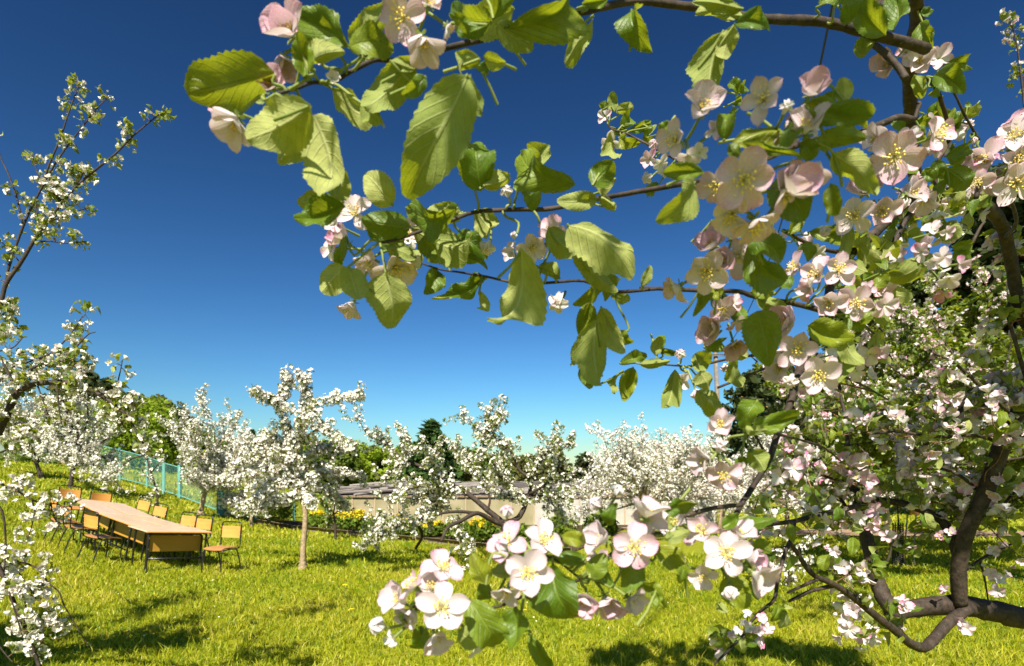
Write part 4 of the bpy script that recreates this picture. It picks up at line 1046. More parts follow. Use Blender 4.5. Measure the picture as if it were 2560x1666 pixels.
    br(I, [(1543, 1374), (1500, 1320), (1490, 1290)], (.53, .52), (6, 4)); br(I, [(1451, 1448), (1390, 1400), (1330, 1380)], (.49, .46), (7, 5)); br(I, [(1838, 1290), (1820, 1340), (1800, 1370), (1790, 1400)], (.58, .54), (8, 4))
    br(E, [(380, 660), (320, 630), (200, 570), (100, 540), (60, 500)], (.95, 1.0), (6, 4)); br(I, [(1772, 447), (1690, 400), (1622, 363)], (.75, .95), (6, 5))
    br(I, [(2286, 300), (2298, 262), (2294, 262)], .80, (10, 12))
    br(Fr, [(2010, 700), (2005, 620), (1990, 550), (1950, 440), (1900, 380)], (1.0, .9), (9, 10)); br(Fr, [(2160, 690), (2090, 570), (2030, 450), (1960, 400)], (1.0, .92), (6, 5)); br(I, [(2373, 355), (2340, 420), (2342, 488)], (1.0, 1.02), (9, 9))
    br(Fr, [(1600, 190), (1680, 250), (1760, 330), (1800, 390)], (.8, .78), (14, 18))
    br(I, [(2516, 590), (2540, 560), (2530, 510), (2500, 470), (2470, 440)], (1.3, 1.0), (10, 6)); br(I, [(2440, 496), (2450, 460), (2475, 430)], 1.0, (12, 6)); br(I, [(2430, 610), (2450, 570), (2462, 555)], 1.2, (8, 6))
    # ---- second layer of boughs among the right-hand thicket
    deep = [([(2570, 990), (2480, 1010), (2410, 1020), (2360, 1080), (2290, 1130), (2250, 1160)], (1.65, 1.75), (14, 6)), ([(2507, 1112), (2440, 1090), (2330, 1092), (2250, 1080), (2180, 1085)], (1.6, 1.5), (10, 5)),
            ([(2193, 1249), (2130, 1210), (2060, 1190), (2020, 1150), (1990, 1120)], (1.9, 1.8), (9, 4)), ([(2163, 1330), (2110, 1260), (2080, 1200), (2075, 1130), (2060, 1060)], (1.9, 2.0), (9, 4)),
            ([(2120, 1120), (2115, 1050), (2100, 980), (2095, 900)], (2.0, 2.1), (11, 7)), ([(2460, 1240), (2400, 1190), (2330, 1170), (2260, 1190)], (1.75, 1.7), (9, 4)),
            ([(2425, 1310), (2500, 1270), (2560, 1200), (2600, 1150)], (1.8, 1.9), (9, 5)), ([(2340, 1292), (2380, 1240), (2360, 1180), (2300, 1120)], (1.85, 1.9), (8, 4)),
            ([(2396, 1440), (2450, 1400), (2510, 1370), (2580, 1330)], (1.8, 1.9), (8, 5)), ([(2450, 1400), (2462, 1450), (2470, 1500)], (1.85, 1.9), (6, 3)), ([(2190, 1445), (2220, 1400), (2230, 1360), (2260, 1330)], (1.8, 1.75), (8, 4)),
            ([(2570, 960), (2540, 860), (2520, 780), (2540, 700), (2545, 640)], (1.55, 1.5), (10, 5)), ([(2066, 776), (2140, 800), (2200, 850), (2230, 900)], (.95, 1.2), (8, 4)), ([(2010, 900), (2080, 930), (2150, 960), (2220, 1000)], (.9, 1.3), (8, 4)),
            ([(1944, 1086), (2000, 1100), (2060, 1120), (2110, 1160)], (.7, 1.1), (7, 4)), ([(1990, 1150), (1950, 1190), (1900, 1240), (1870, 1330)], (1.8, 1.6), (6, 3))]
    for pts, d, th in deep: br(I, pts, d, th, sides=7)
    # boughs above the frame and behind the camera that throw the dappled shade
    over = [([(2.5, 2.1, 2.9), (2.3, 1.7, 3.4), (1.6, 1.6, 3.6), (.9, 1.5, 3.65), (.2, 1.4, 3.6)], .02), ([(2.5, 2.1, 2.7), (2.0, 1.2, 3.1), (1.3, .5, 3.15), (.95, .35, 3.15)], .018), ([(2.3, 1.7, 3.4), (1.9, .6, 3.5), (1.5, -.5, 3.4), (1.2, -1.2, 3.2)], .016),
            ([(2.0, 1.2, 3.1), (1.2, 1.1, 3.4), (.6, .8, 3.5)], .012), ([(2.5, 2.1, 2.7), (2.5, 1.2, 3.0), (2.3, .4, 3.1), (2.2, -.3, 3.05)], .014), ([(1.3, .5, 3.15), (1.35, -.4, 3.2), (1.4, -.9, 3.1)], .01)]
    for pts, r in over: T.limb(pts, np.linspace(r, r * .3, len(pts)))
    T.sprout(400, .34, nf=1, nl=8, fsize=.042, lsize=.085, where=lambda p: (p[:, 2] > 2.95) & (p[:, 0] < 2.6) & (p[:, 1] < 1.75) & ((p[:, 0] > 1.15) | (p[:, 1] > .7)), along=.08)
    # twigs just above and behind the camera on the sunny side: they dapple the nearest leaves
    for k, pts in enumerate(([(.62, .75, 2.62), (.25, .42, 2.55), (-.15, .18, 2.48), (-.5, .02, 2.40)], [(.62, .75, 2.62), (.35, .25, 2.50), (.05, -.05, 2.35), (-.2, -.25, 2.25)], [(.8, .9, 2.9), (.55, .2, 2.7), (.35, -.25, 2.45), (.2, -.5, 2.3)])):
        T.limb([(1.3, 1.1, 3.35)] + pts if k == 0 else pts, np.linspace(.009, .003, len(pts) + (1 if k == 0 else 0)), sides=6)
    T.sprout(22, .14, nodes=3, nf=1, nl=4, fsize=.042, lsize=.06, where=lambda p: (p[:, 2] < 2.75) & (p[:, 2] > 2.2) & (p[:, 1] < .5) & (p[:, 0] < .7), along=.08)

    # ---- blossoms
    def F_(reg, rows, d):
        for r in rows: T.fl(*reg(r[0], r[1]), r[2] / reg.k, r[3], r[4], r[6] if len(r) > 6 else d, r[5] if len(r) > 5 else 'open')
    F_(Cc, [(556, 735, 300, 0, .12, 'open', .43), (505, 640, 230, -.35, .45), (555, 530, 240, .2, .65), (330, 700, 210, -.6, .35, 'half'), (250, 840, 120, -.8, .2, 'bud'), (285, 900, 110, -.7, -.3, 'half'), (510, 880, 190, .2, -.75, 'half'),
            (1015, 545, 290, .05, -.05, 'open', .42), (910, 390, 260, -.45, .55), (1095, 385, 260, .35, .55), (905, 640, 190, -.2, -.75, 'open', .46), (1325, 690, 190, -.2, -.3, 'half', .49), (1430, 670, 210, .3, -.8, 'half', .5), (1560, 680, 170, .65, -.4, 'half', .5),
            (1655, 262, 240, .1, .35), (1590, 405, 270, .08, -.05, 'open', .45), (1440, 375, 210, -.75, .2, 'half'), (1400, 190, 100, -.4, .4, 'bud', .5), (1490, 130, 90, .2, .7, 'bud', .5), (1355, 330, 90, -.7, .3, 'half', .5),
            (1960, 325, 225, -.2, .3, 'open', .5), (2085, 440, 270, .1, .1, 'open', .48), (2150, 350, 180, .35, .65, 'half', .5), (2195, 465, 170, .85, -.1, 'half', .5), (1965, 560, 170, -.1, -.5, 'open', .5), (2105, 610, 110, .1, -.8, 'bud', .49), (1400, 470, 150, -.5, -.2, 'half', .5), (730, 950, 120, .5, -.8, 'half', .5)], .47)
    F_(A, [(850, 255, 340, -.55, .55, 'half'), (790, 385, 210, .0, -.7, 'half'), (470, 800, 320, -.35, -.6, 'half', .46), (700, 590, 220, -.2, .5, 'half'), (1590, 120, 360, -.45, .1, 'open', .45), (1710, 250, 300, .25, -.6, 'half', .45), (1010, 370, 170, .1, .3, 'half', .5), (1760, 40, 250, .3, .7, 'open', .47), (1110, 530, 120, .2, .3, 'half'), (400, 730, 190, -.8, .3, 'half', .48)], .47)
    F_(B, [(560, 410, 230, -.35, .45, 'open', .60), (440, 470, 150, -.5, .2, 'half', .62), (420, 610, 150, -.8, .0, 'half'), (640, 690, 230, -.25, -.45), (790, 720, 290, .25, -.55), (550, 930, 170, -.3, -.85, 'half'), (885, 690, 130, .5, -.1, 'half'), (1460, 305, 90, -.3, .5, 'bud'), (1515, 275, 100, .3, .7, 'bud'), (1350, 575, 120, -.25, -.5, 'bud'), (1505, 530, 55, -.5, -.2, 'bud'),
            (1590, 610, 200, .2, -.1), (1710, 515, 190, 0, .5), (1770, 915, 150, -.25, -.2, 'bud'), (890, 560, 110, 0, .3, 'half', .7), (1480, 640, 130, -.5, .1, 'half', .66), (1590, 740, 110, .1, -.8, 'half', .66)], .62)
    F_(E, [(1115, 930, 480, 0, -.12, 'open', .44), (1590, 870, 430, .12, -.5, 'open', .46), (590, 620, 340, -.5, .12, 'open', .48), (790, 400, 340, .25, .6, 'half', .49), (1270, 320, 390, -.15, .5, 'open', .47), (1620, 280, 270, .4, .6, 'half', .47), (1440, 390, 130, .1, .3, 'bud', .45), (900, 970, 310, -.35, -.3, 'open', .48), (1020, 1190, 340, -.2, -.6, 'open', .46), (1190, 1240, 430, .3, -.75, 'open', .46),
            (680, 740, 190, -.1, -.75, 'half', .47), (880, 550, 150, .3, .2, 'half', .52), (770, 720, 160, .2, -.2, 'half', .5), (385, 770, 170, -.5, 0, 'half', .9), (405, 690, 100, .2, .6, 'bud', .9), (530, 845, 110, -.3, -.3, 'bud', .85), (395, 905, 110, -.5, -.1, 'bud', .9), (470, 800, 150, .1, -.4, 'half', .88), (90, 640, 210, -.4, -.5, 'half', 1.0), (40, 440, 150, -.4, .3, 'half', 1.0), (1500, 480, 170, .1, .4, 'half', .5), (1640, 560, 130, .2, .4, 'half', .5)], .46)
    F_(Gr, [(400, 540, 280, -.1, -.2, 'open', .55), (590, 455, 270, .3, .0, 'open', .56), (430, 410, 220, -.25, .6, 'half', .57), (545, 355, 190, .1, .7, 'half', .58), (490, 490, 170, .1, .3, 'half', .55), (1280, 215, 240, -.2, 0, 'open', .75), (1440, 185, 220, .15, -.1, 'open', .74), (1340, 75, 220, .1, .5, 'half', .77), (1690, 105, 170, 0, -.6, 'half', .9), (1565, 95, 100, 0, -.8, 'bud', .85),
            (1180, 540, 240, .2, .3), (1060, 565, 220, -.4, .3), (1125, 725, 210, 0, -.3), (1010, 650, 160, -.55, .0, 'half'), (1290, 730, 250, .1, -.15), (1350, 655, 120, .2, .5, 'half'), (1455, 745, 160, .5, -.25, 'half'), (940, 1005, 270, 0, 0, 'open', .58), (1060, 1160, 260, .12, -.2, 'open', .58), (910, 1180, 110, -.2, -.3, 'bud', .57), (870, 870, 220, -.2, .35, 'half', .62), (840, 1120, 190, -.4, -.1, 'half', .63), (1130, 1130, 150, .6, .2, 'half', .6),
            (450, 885, 190, -.35, 0, 'half', .68), (395, 930, 150, -.6, -.1, 'half', .7), (560, 975, 170, .2, -.5, 'half', .68), (500, 765, 170, -.25, -.35, 'open', .66), (560, 735, 130, .1, .5, 'half', .66), (245, 1060, 85, -.1, .5, 'bud', .8), (255, 1190, 130, -.4, -.3, 'half', .8), (330, 1245, 90, .2, -.7, 'bud', .78), (515, 1105, 70, -.2, -.4, 'bud', .85),
            (1740, 300, 120, .1, .75), (1680, 430, 130, -.4, .1), (1800, 460, 130, .1, 0), (1840, 585, 140, 0, -.65), (1910, 505, 110, .6, -.2, 'half'), (1750, 490, 110, -.1, -.3), (1720, 380, 110, -.3, .4, 'half'), (1000, 375, 130, -.2, .2, 'half', .9), (1050, 435, 130, .3, -.2, 'half', .9), (880, 560, 110, -.3, -.3, 'half', .9), (1540, 440, 90, .2, .1, 'half', 1.0), (830, 360, 120, -.3, .2, 'half', .9), (1370, 1040, 150, .2, -.5, 'half', 1.0), (1430, 1020, 120, .5, -.3, 'half', 1.0), (1290, 1140, 130, -.2, -.5, 'half', 1.0), (1180, 1010, 130, -.3, .1, 'half', .9), (930, 220, 110, 0, .5, 'half', .95)], .66)
    for r in ((2190, 780, 190, -.3, 0), (2150, 890, 150, -.1, -.2), (2330, 680, 190, .1, .5), (2345, 900, 210, .0, -.2), (2340, 790, 170, .3, 0), (2120, 780, 110, -.7, .2), (2400, 760, 180, .3, 0)): T.fl(*Fr(r[0], r[1]), r[2] / 1.967, r[3], r[4], 1.0, 'open')
    F_(Fr, [(1745, 770, 260, -.05, -.05, 'open', .65), (1820, 680, 120, .2, .4, 'half', .66), (1660, 690, 150, -.45, .25, 'half', .68), (1620, 815, 70, -.5, -.2, 'bud', .66), (1960, 290, 130, .1, .3, 'half', .9), (1870, 300, 150, -.1, .1, 'half', .9), (1720, 310, 150, -.4, 0, 'half', .85), (1800, 260, 130, 0, .4, 'half', .88), (1640, 20, 130, -.2, .4, 'half', .8), (1740, 10, 120, .1, .6, 'half', .8), (1590, 120, 110, -.3, .1, 'half', .85), (2060, 640, 80, -.2, .4, 'half', 1.05), (2100, 625, 60, .2, .3, 'bud', 1.05), (1850, 860, 55, .1, -.3, 'bud', .9), (1900, 740, 40, 0, 0, 'bud', .9)], .7)
    F_(H, [(470, 150, 180, -.1, .3, 'half', .56), (470, 262, 110, -.05, 0, 'bud', .54), (395, 350, 190, -.65, -.2, 'half', .55), (485, 430, 210, .0, -.45, 'open', .55), (560, 400, 120, .7, -.4, 'half', .56), (1240, 1225, 130, -.2, .1), (1220, 1335, 120, -.3, -.2), (1290, 1375, 100, 0, -.4), (1355, 1310, 120, .1, 0), (1345, 1390, 100, .2, -.4), (1300, 1190, 90, .2, .4), (1200, 1280, 90, -.5, 0), (640, 1330, 80, -.2, 0, 'half', 1.2), (690, 1340, 90, .2, -.1, 'half', 1.2), (550, 1370, 70, -.4, 0, 'bud', 1.2), (605, 1310, 60, 0, .4, 'bud', 1.2), (740, 1330, 80, .4, 0, 'half', 1.2), (625, 1245, 60, 0, .5, 'half', 1.2), (710, 1270, 70, .2, .3, 'half', 1.2),
            (1330, 470, 140, .1, .1), (1340, 545, 120, .2, -.3), (1290, 360, 150, -.1, .2), (1365, 640, 120, .2, 0), (1285, 690, 100, -.4, 0), (1350, 725, 110, .1, -.4), (1330, 590, 60, -.2, .4, 'bud'), (895, 400, 150, .1, .3, 'half', 1.4), (820, 445, 120, -.5, 0, 'half', 1.4), (1905, 140, 150, 0, -.2), (1860, 60, 140, -.2, .2), (1950, 60, 130, .3, 0), (1135, 880, 90, 0, -.3, 'half', 1.5), (1100, 860, 50, -.4, 0, 'bud', 1.5), (1170, 970, 100, .3, -.3, 'half', 1.5), (1880, 600, 90, 0, -.3, 'half'), (1890, 500, 110, 0, 0), (1780, 420, 110, -.2, .2), (1440, 790, 100, -.2, 0, 'half'), (1770, 1100, 70, -.2, .2, 'half'), (1900, 1330, 90, 0, -.2, 'half'), (1870, 1290, 80, -.3, 0, 'half'), (2060, 880, 80, 0, .2), (2040, 1010, 80, 0, 0), (2080, 1110, 90, 0, -.3), (2090, 1040, 70, .3, 0)], 1.75)

    # ---- leaves (base, tip, width)
    def L_(reg, rows, d, top):
        for r in rows: T.lf(*reg(r[0], r[1]), *reg(r[2], r[3]), r[4] / reg.k, r[5] if len(r) > 5 else d, r[6] if len(r) > 6 else None, top)
    L_(Cc, [(790, 610, 715, 450, 120), (700, 690, 860, 960, 210, .45, 1), (945, 735, 950, 955, 150, .46, 1), (1150, 500, 1265, 810, 230, .46, 1), (1330, 475, 1150, 460, 90), (1200, 345, 1335, 385, 90), (1350, 575, 1435, 445, 125), (1560, 445, 1560, 655, 155, .47, 1), (1620, 590, 1750, 700, 130), (1460, 290, 1500, 165, 85, .5), (1760, 215, 1925, 150, 95), (1760, 365, 1885, 320, 85), (1700, 400, 1835, 555, 130, .5), (1865, 500, 1840, 605, 70), (2095, 560, 2190, 745, 165, .52, 1), (2110, 285, 2345, 265, 105, .5, 1), (2070, 305, 2155, 235, 80), (2220, 405, 2330, 425, 95, .52), (440, 835, 400, 965, 135, .48, 1), (1030, 670, 1145, 785, 115, .5), (1020, 880, 1145, 1055, 95, .5), (1710, 640, 1725, 755, 55), (840, 540, 905, 470, 70), (1090, 470, 820, 560, 110, .5), (640, 860, 760, 930, 110, .5), (1380, 560, 1480, 600, 90, .5), (1820, 300, 1760, 245, 80, .52), (780, 590, 760, 700, 90, .5)], .48, .85)
    L_(A, [(725, 510, 140, 700, 340, .45, 1), (1222, 305, 888, 95, 280, .46, 1), (1240, 330, 1505, 30, 210, .48), (1220, 315, 1525, 290, 190, .48), (920, 525, 910, 245, 160, .455, 1), (950, 515, 1225, 375, 125, .46, -1), (965, 715, 555, 960, 340, .44, -1), (990, 790, 1120, 1340, 330, .45, -1), (965, 900, 750, 1095, 190, .48, -1), (1195, 1395, 870, 1490, 190, .5, 1), (1180, 1370, 825, 1335, 150, .51, -1), (1130, 1345, 1210, 1150, 160, .49, -1), (2030, 505, 1630, 1350, 430, .42, -1), (1675, 425, 1300, 745, 255, .45, -1), (1110, 600, 1440, 790, 170, .47, -1), (1330, 640, 1450, 800, 130, .48, -1), (1745, 520, 1585, 645, 115, .46, 1), (2135, 380, 2285, 425, 110, .47, -1), (2110, 400, 1955, 480, 130, .47, -1), (2100, 440, 2170, 520, 90, .48, 1), (2115, 1280, 2040, 925, 290, .54, 1), (2130, 1260, 2330, 1190, 130, .55, -1), (1520, 1390, 1330, 1170, 210, .53, -1), (2190, 150, 1905, 60, 220, .47, 1), (2200, 130, 2215, -60, 160, .47, 1), (2250, 240, 2385, 330, 75, .48, -1), (2160, 170, 1900, 120, 70, .46, 1), (2020, 510, 2090, 780, 150, .44, -1), (1500, 410, 1640, 470, 80, .47, -1), (660, 640, 500, 560, 110, .49, -1), (1330, 400, 1420, 250, 120, .5, 1)], .46, .4)
    T.lf(1262, 70, 1405, 0, 100, .47, 1)
    T.lf(1285, 20, 1150, 60, 90, .5, -1); T.lf(1240, 60, 1330, 130, 60, .5, -1)
    L_(B, [(885, 490, 595, 450, 170, .58, 1), (1165, 375, 855, 435, 150, .6, 1), (1190, 400, 885, 500, 150, .61, -1), (890, 500, 1265, 575, 235, .6, -1), (955, 555, 1095, 695, 155, .6), (1260, 390, 1375, 505, 160, .64, -1), (730, 600, 885, 645, 120, .6), (1110, 690, 1335, 745, 130, .66), (1330, 790, 1050, 945, 115, .64, 1), (1040, 740, 960, 890, 130, .66), (1020, 760, 1090, 850, 90, .66), (1540, 625, 1390, 1095, 270, .53, -1), (1610, 800, 1445, 1005, 115, .63), (1690, 500, 1855, 670, 165, .58, -1), (1800, 470, 2205, 725, 240, .57, -1), (1850, 615, 2085, 865, 140, .6), (1995, 800, 1850, 945, 100, .66), (2060, 900, 2175, 935, 65, .66), (1935, 930, 1890, 1155, 125, .64, 1), (1980, 1020, 2010, 1410, 220, .57, -1), (2000, 955, 2130, 1230, 155, .6, -1), (1860, 1175, 1830, 1315, 75, .68), (1890, 1295, 1945, 1445, 85, .68), (2190, 1310, 2130, 1505, 115, .72), (2130, 1330, 2060, 1465, 40, .72), (2110, 1290, 2275, 1230, 70, .74), (2320, 1240, 2335, 1130, 75, .74), (2240, 835, 2290, 715, 65, .66), (740, 755, 800, 1085, 300, .55, -1), (500, 720, 350, 860, 180, .56, -1), (520, 735, 575, 945, 160, .56, -1), (505, 540, 455, 785, 65, .56, 1), (1650, 135, 1590, -5, 135, .62, -1), (1835, 245, 1475, 80, 195, .56, 1), (1600, 395, 1570, 275, 135, .58, 1), (1950, 245, 2065, 90, 155, .62, 1), (1960, 240, 2075, 230, 125, .63, -1), (1980, 330, 1740, 340, 115, .63, -1), (1990, 310, 2095, 385, 65, .63), (620, 500, 860, 560, 120, .6, 1), (1760, 790, 1650, 700, 90, .66), (1130, 560, 1330, 650, 120, .66), (940, 620, 900, 740, 100, .68), (1480, 900, 1480, 1020, 70, .66), (1290, 860, 1270, 960, 70, .66), (2080, 760, 2040, 900, 90, .64), (1300, 250, 1210, 110, 150, .6, 1), (2110, 1100, 2180, 1170, 90, .7)], .62, .45)
    L_(Fr, [(265, 75, 140, 250, 95, .55, -1), (450, 45, 525, 225, 150, .53, 1), (905, 150, 850, 475, 185, .5, -1), (955, 125, 900, 300, 105, .5, -1), (955, 120, 1125, 160, 85, .54), (1000, 80, 755, 65, 65, .56, -1), (1000, 45, 760, 0, 70, .56, -1), (330, 0, 205, 25, 60, .54, 1), (1525, 115, 1485, -30, 95, .62, 1), (1700, 175, 1530, 10, 130, .66, 1), (1740, 155, 1775, -10, 115, .66, 1), (1600, 175, 1585, 295, 115, .7, 1), (1870, 115, 1945, 235, 100, .8, 1), (1870, 60, 1925, 65, 65, .8), (1940, 370, 2095, 455, 115, .88, 1), (1980, 320, 2085, 315, 75, .88), (1840, 370, 1895, 475, 65, .88, -1), (1960, 420, 1900, 470, 60, .88), (1860, 590, 1945, 565, 70, .8), (1870, 620, 1900, 700, 60, .8), (2090, 570, 2020, 580, 55, 1.0), (2100, 560, 2150, 530, 65, 1.0), (2110, 530, 2105, 500, 40, 1.0), (2120, 680, 2150, 660, 70, 1.0), (1940, 790, 1980, 880, 70, .95, 1), (2000, 830, 2110, 930, 110, .93, 1), (1990, 770, 2090, 710, 80, .95, 1), (1860, 760, 1850, 850, 60, .9), (1890, 830, 1930, 890, 80, .9), (1950, 950, 1990, 890, 60, .95), (2020, 780, 2090, 800, 60, .95), (1790, 640, 1730, 610, 50, .8), (1480, -10, 1380, 0, 80, .62, 1), (2270, 100, 2300, 60, 40, 2.2)], .8, .7)
    L_(E, [(1590, 345, 2080, 495, 200, .45, 1), (1900, 330, 1880, 135, 135, .5, -1), (1720, 335, 1845, 240, 125, .5, 1), (1920, 330, 2070, 510, 90, .5, -1), (960, 625, 985, 395, 155, .48, 1), (1455, 560, 1040, 620, 180, .47, 1), (1400, 695, 1565, 535, 135, .46, 1), (1560, 640, 1685, 755, 155, .45, 1), (1565, 765, 1125, 680, 75, .43, 1), (1680, 640, 2040, 605, 190, .46, 1), (1640, 620, 1835, 640, 65, .47, -1), (800, 870, 495, 890, 135, .47, 1), (740, 945, 475, 1250, 265, .46, -1), (1380, 900, 1610, 1235, 340, .49, 1), (1800, 720, 2140, 1030, 225, .47, -1), (1790, 960, 1855, 1195, 135, .5, 1), (470, 595, 545, 480, 115, .6, 1), (1150, 1380, 1415, 1560, 210, .5, 1), (1070, 270, 985, 200, 85, .9), (1080, 260, 1120, 165, 85, .9), (1090, 300, 1000, 345, 75, .9), (1070, 380, 1025, 450, 75, .9), (110, 405, 80, 255, 95, 1.0, -1), (130, 400, 275, 380, 90, 1.0, -1), (180, 520, 230, 410, 115, 1.0, 1), (330, 500, 445, 500, 105, 1.0), (220, 555, 375, 490, 85, 1.0, 1), (90, 550, 235, 550, 60, 1.0), (330, 610, 415, 600, 75, 1.0), (140, 605, 300, 645, 105, 1.0), (100, 560, 110, 785, 115, 1.0, -1), (60, 365, -5, 340, 90, 1.0), (430, 950, 380, 1080, 100, .85, 1), (1200, 620, 1090, 560, 120, .49, 1), (1000, 650, 1080, 740, 100, .49), (870, 1240, 840, 1350, 70, .7)], .47, .7)
    L_(Gr, [(700, 785, 790, 1120, 240, .54, 1), (1000, 870, 1250, 965, 180, .58, 1), (1220, 930, 1315, 1105, 115, .62), (660, 670, 805, 660, 95, .62), (690, 700, 875, 785, 95, .64, -1), (460, 620, 480, 715, 95, .58, 1), (350, 665, 310, 825, 85, .66), (650, 370, 890, 575, 190, .53, 1), (1250, 260, 1200, 435, 85, .74, -1), (890, 330, 930, 200, 85, .85), (1000, 310, 1185, 365, 105, .85, 1), (1580, 310, 1695, 390, 75, .95, -1), (1790, 340, 1935, 270, 105, 1.0), (1860, 400, 1975, 370, 115, 1.0, 1), (1870, 430, 1965, 485, 75, 1.0, 1), (1710, 430, 1690, 545, 75, .98), (1470, 570, 1595, 545, 75, .9, 1), (90, 1040, 130, 925, 85, .8), (110, 1010, 225, 1045, 45, .8), (0, 1100, 185, 1080, 65, .8), (210, 1135, 150, 1385, 120, .76, -1), (320, 1130, 425, 1030, 135, .78, -1), (360, 1140, 425, 1265, 115, .78), (560, 1060, 585, 1245, 95, .8, -1), (340, 1255, 495, 1405, 135, .74, -1), (700, 1310, 615, 1480, 150, .57, 1), (620, 1480, 745, 1500, 65, .57), (660, 1470, 890, 1445, 135, .56, 1), (380, 1000, 505, 960, 85, .72), (560, 720, 640, 820, 90, .66), (1290, 820, 1400, 780, 90, .7, 1), (1230, 800, 1330, 900, 110, .7, 1), (1400, 640, 1480, 560, 80, .8, 1), (1330, 600, 1400, 560, 80, .75, 1), (1420, 900, 1470, 1100, 100, 1.0), (960, 380, 1010, 480, 90, .85, 1), (1240, 620, 1270, 720, 70, .7), (900, 570, 840, 650, 80, .7, 1), (1180, 1060, 1200, 1200, 90, .7), (1450, 330, 1400, 420, 90, 1.0), (1380, 520, 1330, 620, 90, 1.0), (1510, 290, 1500, 210, 70, 1.0), (640, 1060, 560, 1010, 90, .75, -1)], .68, .65)
    L_(H, [(630, 300, 730, 410, 135, .58, -1), (600, 330, 580, 420, 80, .58), (450, 1180, 500, 1240, 60, 1.2), (860, 1240, 830, 1330, 90, 1.2, -1), (800, 1180, 760, 1290, 80, 1.2, 1), (570, 1380, 600, 1480, 80, 1.2), (1150, 620, 1150, 705, 60, 1.3, 1), (870, 720, 890, 830, 60, 1.3, 1), (1240, 800, 1230, 910, 70, 1.6, 1), (1100, 900, 1080, 1000, 70, 1.5), (850, 1170, 900, 1210, 50, 1.3), (1300, 760, 1230, 740, 60, 1.6)], 1.4, .6)
    # ---- thicket at the right: leaves and blossom sprays along the inner boughs
    T._q = None; del T._q
    inbox = lambda p: (p[:, 1] > 1.15) & (p[:, 0] / p[:, 1] * F + 1280 > 1930) & (HOR - (p[:, 2] - CAMZ) / p[:, 1] * F > 800) & (HOR - (p[:, 2] - CAMZ) / p[:, 1] * F < 1345) & (p[:, 0] / p[:, 1] * F + 1280 < 2620)
    T.sprout(54, .19, nodes=4, nf=5, nl=2, fsize=.043, lsize=.046, spread=.035, rmax=.03, r0=.0022, where=inbox, pf=.5, along=.06, bud=.22)
    T.spurs(46, 4, 3, .042, .050, .035, rmax=.02, where=inbox, off=.02)
    low = lambda p: (p[:, 1] > 1.15) & (HOR - (p[:, 2] - CAMZ) / p[:, 1] * F >= 1345) & (HOR - (p[:, 2] - CAMZ) / p[:, 1] * F < 1640) & (p[:, 0] / p[:, 1] * F + 1280 > 1700)
    T.sprout(9, .12, nodes=3, nf=3, nl=3, fsize=.040, lsize=.045, spread=.03, rmax=.016, r0=.002, where=low, pf=.5, along=.06)
    upr = lambda p: (p[:, 1] > .85) & (p[:, 0] / p[:, 1] * F + 1280 > 2050) & (HOR - (p[:, 2] - CAMZ) / p[:, 1] * F < 800) & (HOR - (p[:, 2] - CAMZ) / p[:, 1] * F > -40)
    T.sprout(9, .07, nodes=3, nf=4, nl=3, fsize=.042, lsize=.045, spread=.03, rmax=.02, r0=.002, where=upr, pf=.5, along=.05)
    T.finish('md', 'large near apple tree whose pink blossomed boughs cross the picture from the dark limb', 'blossoming apple trees', petal='petal')
make_near_tree()

# ---------------------------------------------------------------- trees a few metres off
GA = 'blossoming apple trees'
def spread_depth(T, pts, d, amp):
    """give each limb drawn from the photograph its own way towards or away from the camera"""
    a = T.rs.uniform(-amp, amp); n = len(pts)
    return [(x, y, d + a * (i / max(1, n - 1)) ** 1.2) for i, (x, y) in enumerate(pts)]

def drawn_tree(seed, base_px, d, trunk, limbs, reg, label, lod='lo', amp=.7, bark='bark_trunk', n_tw=60, tw_len=.35, n_sp=150, nf=5, nl=3, fsize=.05, lsize=.05, spread=.05, pf=.95, petal='petal_white', rmax=.02, extra=None, bud=.05, low_r=0., up=.3, name='apple_tree'):
    b = P(*base_px, d); T = Tree(name, (b[0], b[1], float(ground_z(b[0], b[1]))), seed)
    pts = [(*reg(x, y), d) for x, y in trunk[0]]; pts[0] = (*base_px, d); T.limb_px(pts, None, trunk[1], sides=10)
    T.SR[-1][:] = np.maximum(T.SR[-1], rmax * 1.01) if trunk[2] else T.SR[-1]
    q0 = T.limb([(b[0], b[1], T.O[2] - .08), P(*base_px, d)], trunk[1][0] * .55 / F * d, keep=False) if P(*base_px, d)[2] > T.O[2] - .05 else None
    r_ = trunk[1][0] * .5 / F * d; T.limb([T.O + [0, 0, -.06], T.O + [0, 0, .05], T.O + [0, 0, .16], P(*pts[1][:2], d) * .45 + T.O * .55], [r_ * 1.9, r_ * 1.45, r_ * 1.12, r_ * .9], keep=False, wob=.10, sides=10)
    for l, th in limbs: T.limb_px(spread_depth(T, [reg(x, y) for x, y in l], d, amp), None, th, sides=6)
    T.sprout(n_tw, tw_len, nf=nf, nl=nl, fsize=fsize, lsize=lsize, spread=spread, rmax=rmax, pf=pf, bud=bud, up=up)
    T.spurs(n_sp, nf, nl, fsize, lsize, spread, rmax=rmax, bud=bud)
    if extra: extra(T)
    T.finish(lod, label, GA, M[bark], petal); return T
A1 = Reg(400, 880, 2.581); W = Reg(800, 1000, 2.505); Z1 = Reg(0, 100, 1.936); Z2 = Reg(0, 750, 3.098); Z3 = Reg(0, 1150, 3.0)
d1 = ground_hit(757, 1425)
